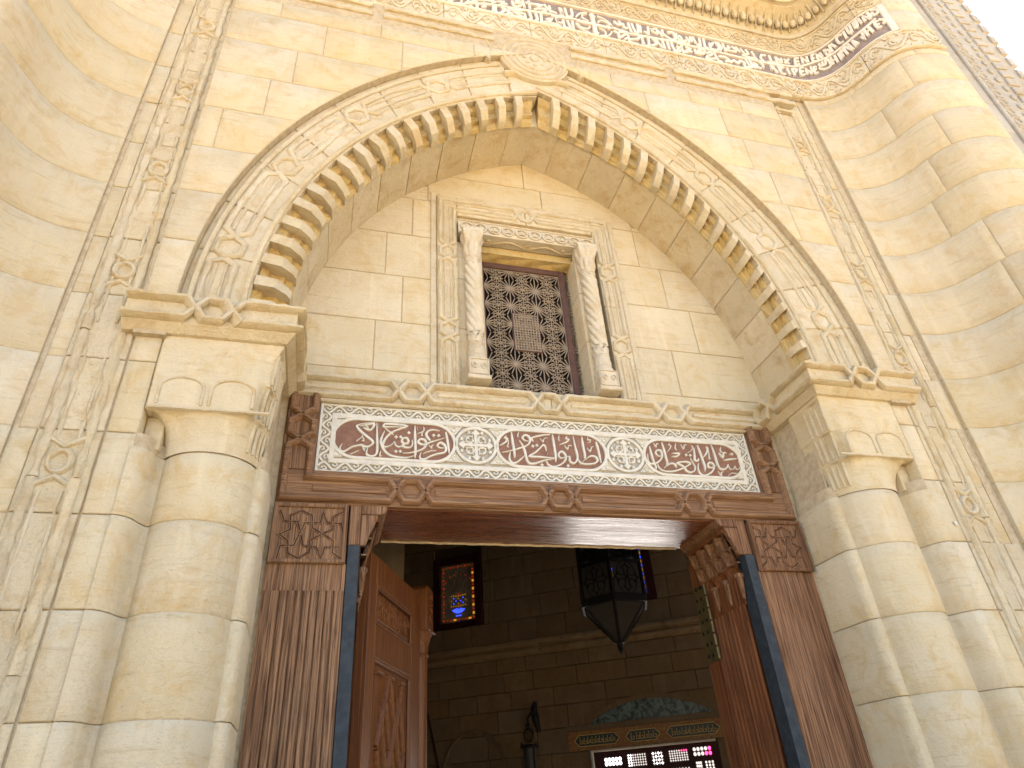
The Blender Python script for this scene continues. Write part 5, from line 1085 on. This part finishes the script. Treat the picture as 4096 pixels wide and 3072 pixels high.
# stained glass windows
GO, GR_, GB, GG = glow('amber_glass', (1., .42, .03), .12), glow('red_glass', (.55, .03, .01), .10), glow('blue_glass', (.03, .07, 1.), .6), glow('green_glass', (.05, .16, .05), .03)
GOd = glow('dim_amber_glass', (.9, .22, .02), .016); M_PLA = plain('grey_plaster', (.27, .23, .175), (.20, .165, .125), .95, .1, 30)
def sglass(x0, x1, z0, z1, lab, full, bright):
    t_ = thing('stained_glass_window', lab, 'window', MI(x0, z0, 0), 'stained glass windows in the hall')
    f_ = .10
    for a, b_, c_, d_ in ((x0, x0+f_, z0, z1), (x1-f_, x1, z0, z1), (x0+f_, x1-f_, z1-f_, z1), (x0+f_, x1-f_, z0, z0+f_*.7)):
        MB().prism([(a, c_), (b_, c_), (b_, d_), (a, d_)], MI, -.05, .012, .006).build('window_frame', M_WRED, t_)
    gx0, gx1, gz0, gz1 = x0+f_, x1-f_, z0+f_*.7, z1-f_
    MB().prism([(gx0, gz0), (gx1, gz0), (gx1, gz1), (gx0, gz1)], MI, -.05, -.028).build('plaster_panel', M_PLA, t_)
    def pc(x, z, w_, h_, m_, ang=0):
        c_, s_ = math.cos(ang), math.sin(ang)
        MB().prism([(x+a*w_/2*c_-b_*h_/2*s_, z+a*w_/2*s_+b_*h_/2*c_) for a, b_ in ((-1, -1), (1, -1), (1, 1), (-1, 1))], MI, -.027, -.024).build('glass_piece', m_, t_)
    W_, H_ = gx1-gx0, gz1-gz0; nz = 14; nx = 8
    alt = GB if bright else GR_
    for i in range(nz):
        z = gz0+H_*(i+.8)/(nz+.6)
        lit = (i < 12)
        pc(gx1-.035, z, .026, H_/nz*(.62 if i % 2 else .40), (GO if i % 2 and lit else (alt if not i % 2 else GOd)), 0)
        pc(gx0+.035, z, .026, H_/nz*(.62 if i % 2 else .40), (GO if bright else GOd) if i % 2 else alt)
    for i in range(nx-1):
        x = gx0+.035+(W_-.07)*(i+1)/nx
        pc(x, gz0+.035, W_/nx*(.66 if i % 2 == 0 else .38), .022, (GO if (bright or i in (2, 6)) else GOd) if i % 2 == 0 else alt); pc(x, gz1-.035, W_/nx*(.66 if i % 2 == 0 else .38), .022, (GO if bright else GOd) if i % 2 == 0 else alt)
    cx_ = (gx0+gx1)/2
    if full:
        for k in range(7):
            a = -PI*.5+(k-3)*.36; r_ = .082
            MB().prism([(cx_+.02*math.cos(a), gz0+.185+.01*math.sin(a)), (cx_+r_*1.15*math.cos(a-.13), gz0+.185+r_*.85*math.sin(a-.13)), (cx_+r_*1.15*math.cos(a+.13), gz0+.185+r_*.85*math.sin(a+.13))], MI, -.027, -.023).build('glass_piece', GB, t_)
        for k in (-1, 0, 1): pc(cx_+k*.028, gz0+.085, .02, .012, GB)
        for j in range(5):
            for k in range(7):
                if (j+k) % 2 == 0 or j in (0, 4): pc(cx_+(k-3)*.033, gz0+.205+j*.033+abs(k-3)*.003, .009, .013, GO if (j in (0, 4) or k % 3 == 0) else GB)
        pc(cx_, gz0+.365, .016, .03, GR_)
        for k in range(11):
            a = PI/2+(k-5)*.17; B = MB(); B.sweep([(cx_+.03*math.cos(a), gz0+.37+.03*math.sin(a)), (cx_+.30*math.cos(a)*.75, gz0+.37+.32*math.sin(a))], MI, flat(.007, -.028, -.022, .002)); B.build('plaster_stem', M_PLA, t_)
            pc(cx_+.235*math.cos(a), gz0+.37+.26*math.sin(a), .012, .026, GG if k % 2 else GR_, a)
    else:
        for j in range(9):
            for k in range(6): pc(gx0+.09+k*.05+.01*math.sin(j*2+k), gz1-.16-j*.052, .028, .020, (GO, GB, GO, GR_)[(j*2+k) % 4], .6*math.sin(j+k*2))
        for k in range(7): pc(gx0+.08+k*.05, gz1-.40-.02*math.sin(k), .022, .03, (GB, GO)[k % 2], .5*math.sin(k*2))
        for k in range(8): pc(gx0+.07+k*.042, gz0+.43+.012*math.sin(k*2), .022, .032, (GO, GB, GO)[k % 3], .5*math.sin(k*2.3))
sglass(.29, .982, 3.655, 4.59, 'stained glass window with a blue vase in a dark red frame beside the door leaf', True, False)
sglass(2.525, 3.215, 3.65, 4.585, 'blue and amber stained glass window half hidden behind the hanging lantern', False, True)
# mosaic lunette, inscription frieze, screened window
ln = thing('mosaic_lunette', 'dark blue green tile lunette above the tiled inscription in the hall', 'tile panel', MI(2.2, 2.39, 0))
mt, t, b = mat('lunette_tile', .4, .4); nn = noise(t, pos(t, rand=False), 16, 5, .6, .8); t.links.new(ramp(t, nn, [(.4, (.02, .022, .022)), (.5, (.07, .11, .11)), (.62, (.12, .17, .15))]), b.inputs['Base Color'])
tl = [(2.22+1.36*i/24, 2.385+.20*math.sin(PI*i/24)**.75) for i in range(25)]
MB().prism(tl, MI, 0, .012, .002).build('lunette_tile', mt, ln)
for i in range(24):
    a, b_ = tl[i], tl[i+1]; MB().prism([a, b_, (b_[0]+(b_[0]-2.9)*.05, b_[1]+.05), (a[0]+(a[0]-2.9)*.05, a[1]+.05)], MI, 0, .016, .003).build('arch_stone', M_IN, ln)
MB().prism([(1.94, 2.33), (3.75, 2.33), (3.75, 2.385), (1.94, 2.385)], MI, 0, .03, .005).build('ledge', M_IN, ln)
it = thing('tile_inscription', 'dark tile inscription band with gold lettering over the screened window', 'tile panel', MI(1.95, 2.13, 0))
M_TB = plain('red_gold_tile', (.20, .055, .02), (.24, .15, .035), .5, .4, 60, bmp=.001, stops=(.45, .55)); M_TG = plain('dark_green_tile', (.018, .026, .024), (.03, .04, .035), .4, .4, 40); M_GOLD = plain('gold_line', (.55, .36, .09), (.40, .26, .06), .5, .4, 40)
MB().prism([(1.95, 2.135), (3.75, 2.135), (3.75, 2.325), (1.95, 2.325)], MI, 0, .006).build('tile_border', M_TB, it)
for a, b_ in ((2.02, 2.53), (2.60, 2.98), (3.05, 3.62)):
    h_ = .055; q = [(a+h_, 2.23-h_), (b_-h_, 2.23-h_), (b_, 2.23), (b_-h_, 2.23+h_), (a+h_, 2.23+h_), (a, 2.23)]
    MB().prism(q, MI, .006, .009).build('tile_cartouche', M_TG, it); MB().sweep(q, MI, flat(.008, .008, .012, .002), True).build('gold_border', M_GOLD, it)
    x = a+.06
    while x < b_-.06:
        B = MB(); k_ = r9.random()
        B.sweep([(x, 2.19+.01*k_), (x+.004, 2.265)], MI, flat(.006, .009, .012, .001))
        B.sweep(smooth([(x+.006, 2.20), (x+.02, 2.192+.02*k_), (x+.036, 2.205), (x+.03, 2.225+.015*k_), (x+.018, 2.22)], 2), MI, flat(.006, .009, .012, .001)); B.build('gold_lettering', M_GOLD, it)
        x += r9.uniform(.04, .06)
sw = thing('screened_window', 'turned wood screened window glowing white and pink with a pale stone frame', 'window', MI(2.2, .7, 0))
MS = stone('window_edge_stone', (.50, .43, .34), (.55, .48, .38), (.45, .36, .26), .2, .5)
MB().prism([(2.185, .7), (2.215, .7), (2.215, 2.128), (2.185, 2.128)], MI, -.04, .03, .004).build('frame_stone', MS, sw); MB().prism([(2.216, 2.108), (3.545, 2.108), (3.545, 2.129), (2.216, 2.129)], MI, -.04, .03, .004).build('frame_stone', MS, sw)
MB().prism([(2.216, .7), (3.56, .7), (3.56, 2.107), (2.216, 2.107)], MI, -.03, -.012).build('screen_board', M_WRED, sw)
GW, GP = glow('daylight_pane', (.95, .93, 1.), 1.1), glow('pink_pane', (1., .05, .22), .9); GWd = glow('dim_daylight_pane', (.62, .55, .50), .40)
def dots(x0, x1, z0, z1, nx, nz, rd, mset, star=False):
    for j in range(nz):
        for i in range(nx):
            x, z = x0+(x1-x0)*(i+.5)/nx, z0+(z1-z0)*(j+.5)/nz; m_ = mset(i, j)
            if m_ is None: continue
            if star: lp_ = [(x+(rd if q % 2 == 0 else rd*.42)*math.cos(q*PI/4), z+(rd if q % 2 == 0 else rd*.42)*math.sin(q*PI/4)) for q in range(8)]
            else: lp_ = [(x+rd*math.cos(q*PI/4), z+rd*1.15*math.sin(q*PI/4)) for q in range(8)]
            MB().prism(lp_, MI, -.0115, -.009).build('pane', m_, sw)
MB().prism([(2.25, .75), (3.52, .75), (3.52, 1.76), (2.25, 1.76)], MI, -.0115, -.009).build('open_daylight_pane', glow('bright_daylight', (1., .93, .85), 1.7), sw)
dots(2.327, 2.521, 1.965, 2.045, 5, 2, .0165, lambda i, j: GW)
dots(2.583, 2.789, 1.940, 2.060, 8, 5, .012, lambda i, j: GW if i < 2 else GWd, True)
dots(2.85, 2.969, 1.935, 2.060, 4, 4, .016, lambda i, j: GW if (i+j) % 2 else GWd, True)
dots(3.032, 3.236, 1.95, 2.060, 8, 5, .012, lambda i, j: (GP if i > 4 and j > 3 else GWd), True)
dots(3.288, 3.486, 1.98, 2.070, 5, 2, .0165, lambda i, j: GP if i > 3 or (i == 3 and j == 0) else GWd)
for x0, x1 in ((2.327, 2.42), (2.45, 2.52), (3.30, 3.36), (3.39, 3.49)): dots(x0, x1, 1.85, 1.935, 3, 3, .011, lambda i, j: GW if x0 < 3 else GWd, False)
dots(2.583, 3.236, 1.78, 1.90, 20, 4, .010, lambda i, j: GWd if (i+j) % 2 else GP if i == 7 else GWd, True)
# hanging lantern
LC = (1.345, 2.5)
la = thing('hanging_lantern', 'large black iron hexagonal hanging lantern with cross panels and a pointed glass base', 'lantern', (LC[0], LC[1], 2.9))
def hx(r_, z, k, rot=.12): a = rot+k*PI/3; return Vector((LC[0]+r_*math.cos(a), LC[1]+r_*math.sin(a), z))
zt, zm, zb, zp = 3.53, 3.42, 3.10, 2.775; rw = .315
for k in range(6):
    B = MB(); B.tube([hx(rw, zb, k), hx(rw*.97, zt+.06, k)], .017, 6); B.tube([hx(rw, zb, k), hx(.028, zp, k)], .014, 6); B.tube([hx(rw*.97, zt+.06, k), hx(rw*.97, zt+.12, k)], [.014, .003], 5); B.build('corner_post', M_BLACK, la)
    a, b_ = hx(rw, 0, k), hx(rw, 0, k+1); e = (b_-a); n_ = Vector((e.y, -e.x, 0)).normalized()
    def F(u, z, h, a=a, e=e, n_=n_): p = a+e*u+n_*h; return (p.x, p.y, z)
    B = MB()
    for z0, z1 in ((zb-.035, zb+.03), (zm-.02, zm+.012), (zt-.01, zt+.015)): B.prism([(0, z0), (1, z0), (1, z1), (0, z1)], F, -.008, .012)
    B.build('band', M_BLACK, la, kind='stuff')
    g = MB().prism([(.08, zb+.03), (.92, zb+.03), (.92, zm-.02), (.08, zm-.02)], F, -.004, 0).build('glass_pane', M_DULL, la)
    B = MB(); uc, zc2 = .5, (zb+zm)/2+.005; W_ = .315
    def FF(x, z, h): return F(uc+x/W_, zc2+z, h)
    for q in range(4):
        c_, s_ = math.cos(q*PI/2), math.sin(q*PI/2)
        def rt(x, z): return (x*c_-z*s_, x*s_+z*c_)
        B.sweep([rt(*p) for p in ((.02, .018), (.07, .02), (.085, .042), (.092, .02), (.122, 0), (.092, -.02), (.085, -.042), (.07, -.02), (.02, -.018))], FF, flat(.010, 0, .008, .002))
    B.prism([(-.016, -.016), (.016, -.016), (.016, .016), (-.016, .016)], FF, 0, .008)
    B.sweep([(.10*math.cos(q*PI/10), .142*math.sin(q*PI/10)) for q in range(20)], FF, flat(.006, 0, .006, .002), True); B.build('cross_panel', M_BLACK, la)
    B = MB()
    for q in range(3):
        uu_ = (q+.5)/3; B.sweep([(uu_+(.12*(1+.35*math.cos(4*w_)))*math.cos(w_), zt-.055+(.031*(1+.35*math.cos(4*w_)))*math.sin(w_)) for w_ in [i*2*PI/16 for i in range(16)]], F, flat(.012, 0, .006, .001)[:], True)
    B.build('quatrefoil_band', M_BLACK, la)
    B = MB()
    for q in range(4):
        uu_ = (q+.5)/4; p0 = Vector(F(uu_, zt+.015, 0)); B.tube([p0, p0+Vector((0, 0, .05)), p0+Vector((0, 0, .10))], [.005, .011, .002], 5); B.tube([p0+Vector((0, 0, .045))-e*.05, p0+Vector((0, 0, .06)), p0+Vector((0, 0, .045))+e*.05], .004, 4)
    B.build('crest', M_BLACK, la)
    B = MB(); p, q2 = hx(rw*.93, zb-.035, k), hx(rw*.93, zb-.035, k+1); r2, s2 = hx(.03, zp+.01, k), hx(.03, zp+.01, k+1)
    B.add([p, q2, s2, r2], [(0, 1, 2, 3)]); B.build('base_pane', M_DULL, la, False)
B = MB(); B.lathe(LC, [(.040, zp+.005), (.050, zp-.002), (.030, zp-.012), (.020, zp-.04), (.024, zp-.05), (.008, zp-.075), (.002, zp-.095)], 14); B.build('finial', M_BLACK, la)
B = MB(); B.lathe(LC, [(rw*.9, zt+.01), (.15, zt+.20), (.05, zt+.32), (.02, zt+.40)], 12); B.build('dome', M_BLACK, la)
ch_ = MB()
for k in range(34):
    z = zt+.42+k*.068; q = [(LC[0]+(.016*math.cos(a) if k % 2 else 0), LC[1]+(0 if k % 2 else .016*math.cos(a)), z+.042*math.sin(a)) for a in [i*PI/5 for i in range(10)]]; ch_.tube(q, .005, 4, True)
ch_.build('chain', M_BLACK, la)
# small wall lamp on a bracket
wlm = thing('wall_lamp', 'small black iron wall lantern with a glass cylinder left of the screened window', 'lamp', MI(1.53, 2.0, .15))
c = MI(1.53, 0, .16); c = (c[0], c[1])
B = MB(); B.lathe(c, [(.070, 1.55), (.070, 2.20)], 16); B.build('glass_cylinder', M_DULL, wlm)
B = MB(); B.lathe(c, [(.105, 2.205), (.112, 2.215), (.085, 2.225), (.06, 2.235)], 16)
for k in range(4): a = k*PI/2+.4; B.tube([(c[0]+.078*math.cos(a), c[1]+.078*math.sin(a), 1.55), (c[0]+.078*math.cos(a), c[1]+.078*math.sin(a), 2.21)], .008, 5); B.tube([(c[0]+.10*math.cos(a), c[1]+.10*math.sin(a), 2.21), (c[0]+.13*math.cos(a), c[1]+.13*math.sin(a), 2.26)], [.010, .003], 5)
for k in range(6): a = k*PI/3; B.tube([(c[0]+.055*math.cos(a)*math.sin(PI*i/8), c[1]+.055*math.sin(a)*math.sin(PI*i/8), 2.30-.07*math.cos(PI*i/8)+.03) for i in range(9)], .005, 4)
B.build('crown', M_BLACK, wlm)
B = MB(); B.tube([(c[0], c[1], 2.38), (c[0], c[1], 2.50)], .012, 6); B.ball((c[0], c[1], 2.43), .030); p = Vector(MI(1.60, 2.55, .04)); B.tube([(c[0], c[1], 2.50), tuple((Vector((c[0], c[1], 2.58))+p)/2), tuple(p)], .014, 6)
B.tube([MI(1.62, 2.36, .03), MI(1.60, 2.50, .05), MI(1.58, 2.60, .04), MI(1.60, 2.68, .03)], [.022, .042, .040, .022], 8); B.build('bracket', M_BLACK, wlm)
# slanting pole and the round arch moulding at the left of the hall
pl_ = thing('leaning_pole', 'thin dark pole leaning against the hall wall beside the door leaf', 'pole', MI(.42, 1.4, .05))
MB().tube([MI(.22, 2.75, .06), MI(.62, 1.2, .10)], .014, 8).build('pole', M_WRED, pl_)
ra = thing('relief_arch', 'faint round stone arch moulding low on the hall wall', 'moulding', MI(.75, 1.5, 0))
for i in range(14):
    a0, a1 = PI*i/14+.01, PI*(i+1)/14-.01
    MB().sweep([(.80+.38*math.cos(a0+(a1-a0)*j/3), 2.02+.42*math.sin(a0+(a1-a0)*j/3)) for j in range(4)], MI, roll(.022, .03, 0, 4)).build('arch_stone', M_IN, ra)
# small fixing plug in the right wing and conduit line by the left column
pg = MB().ball((2.005, -.487, 2.72), .010, .004, .012); tag(pg.build('wall_plug', M_MARB), 'tiny pale plug set in the wall strip right of the right column', 'plug')
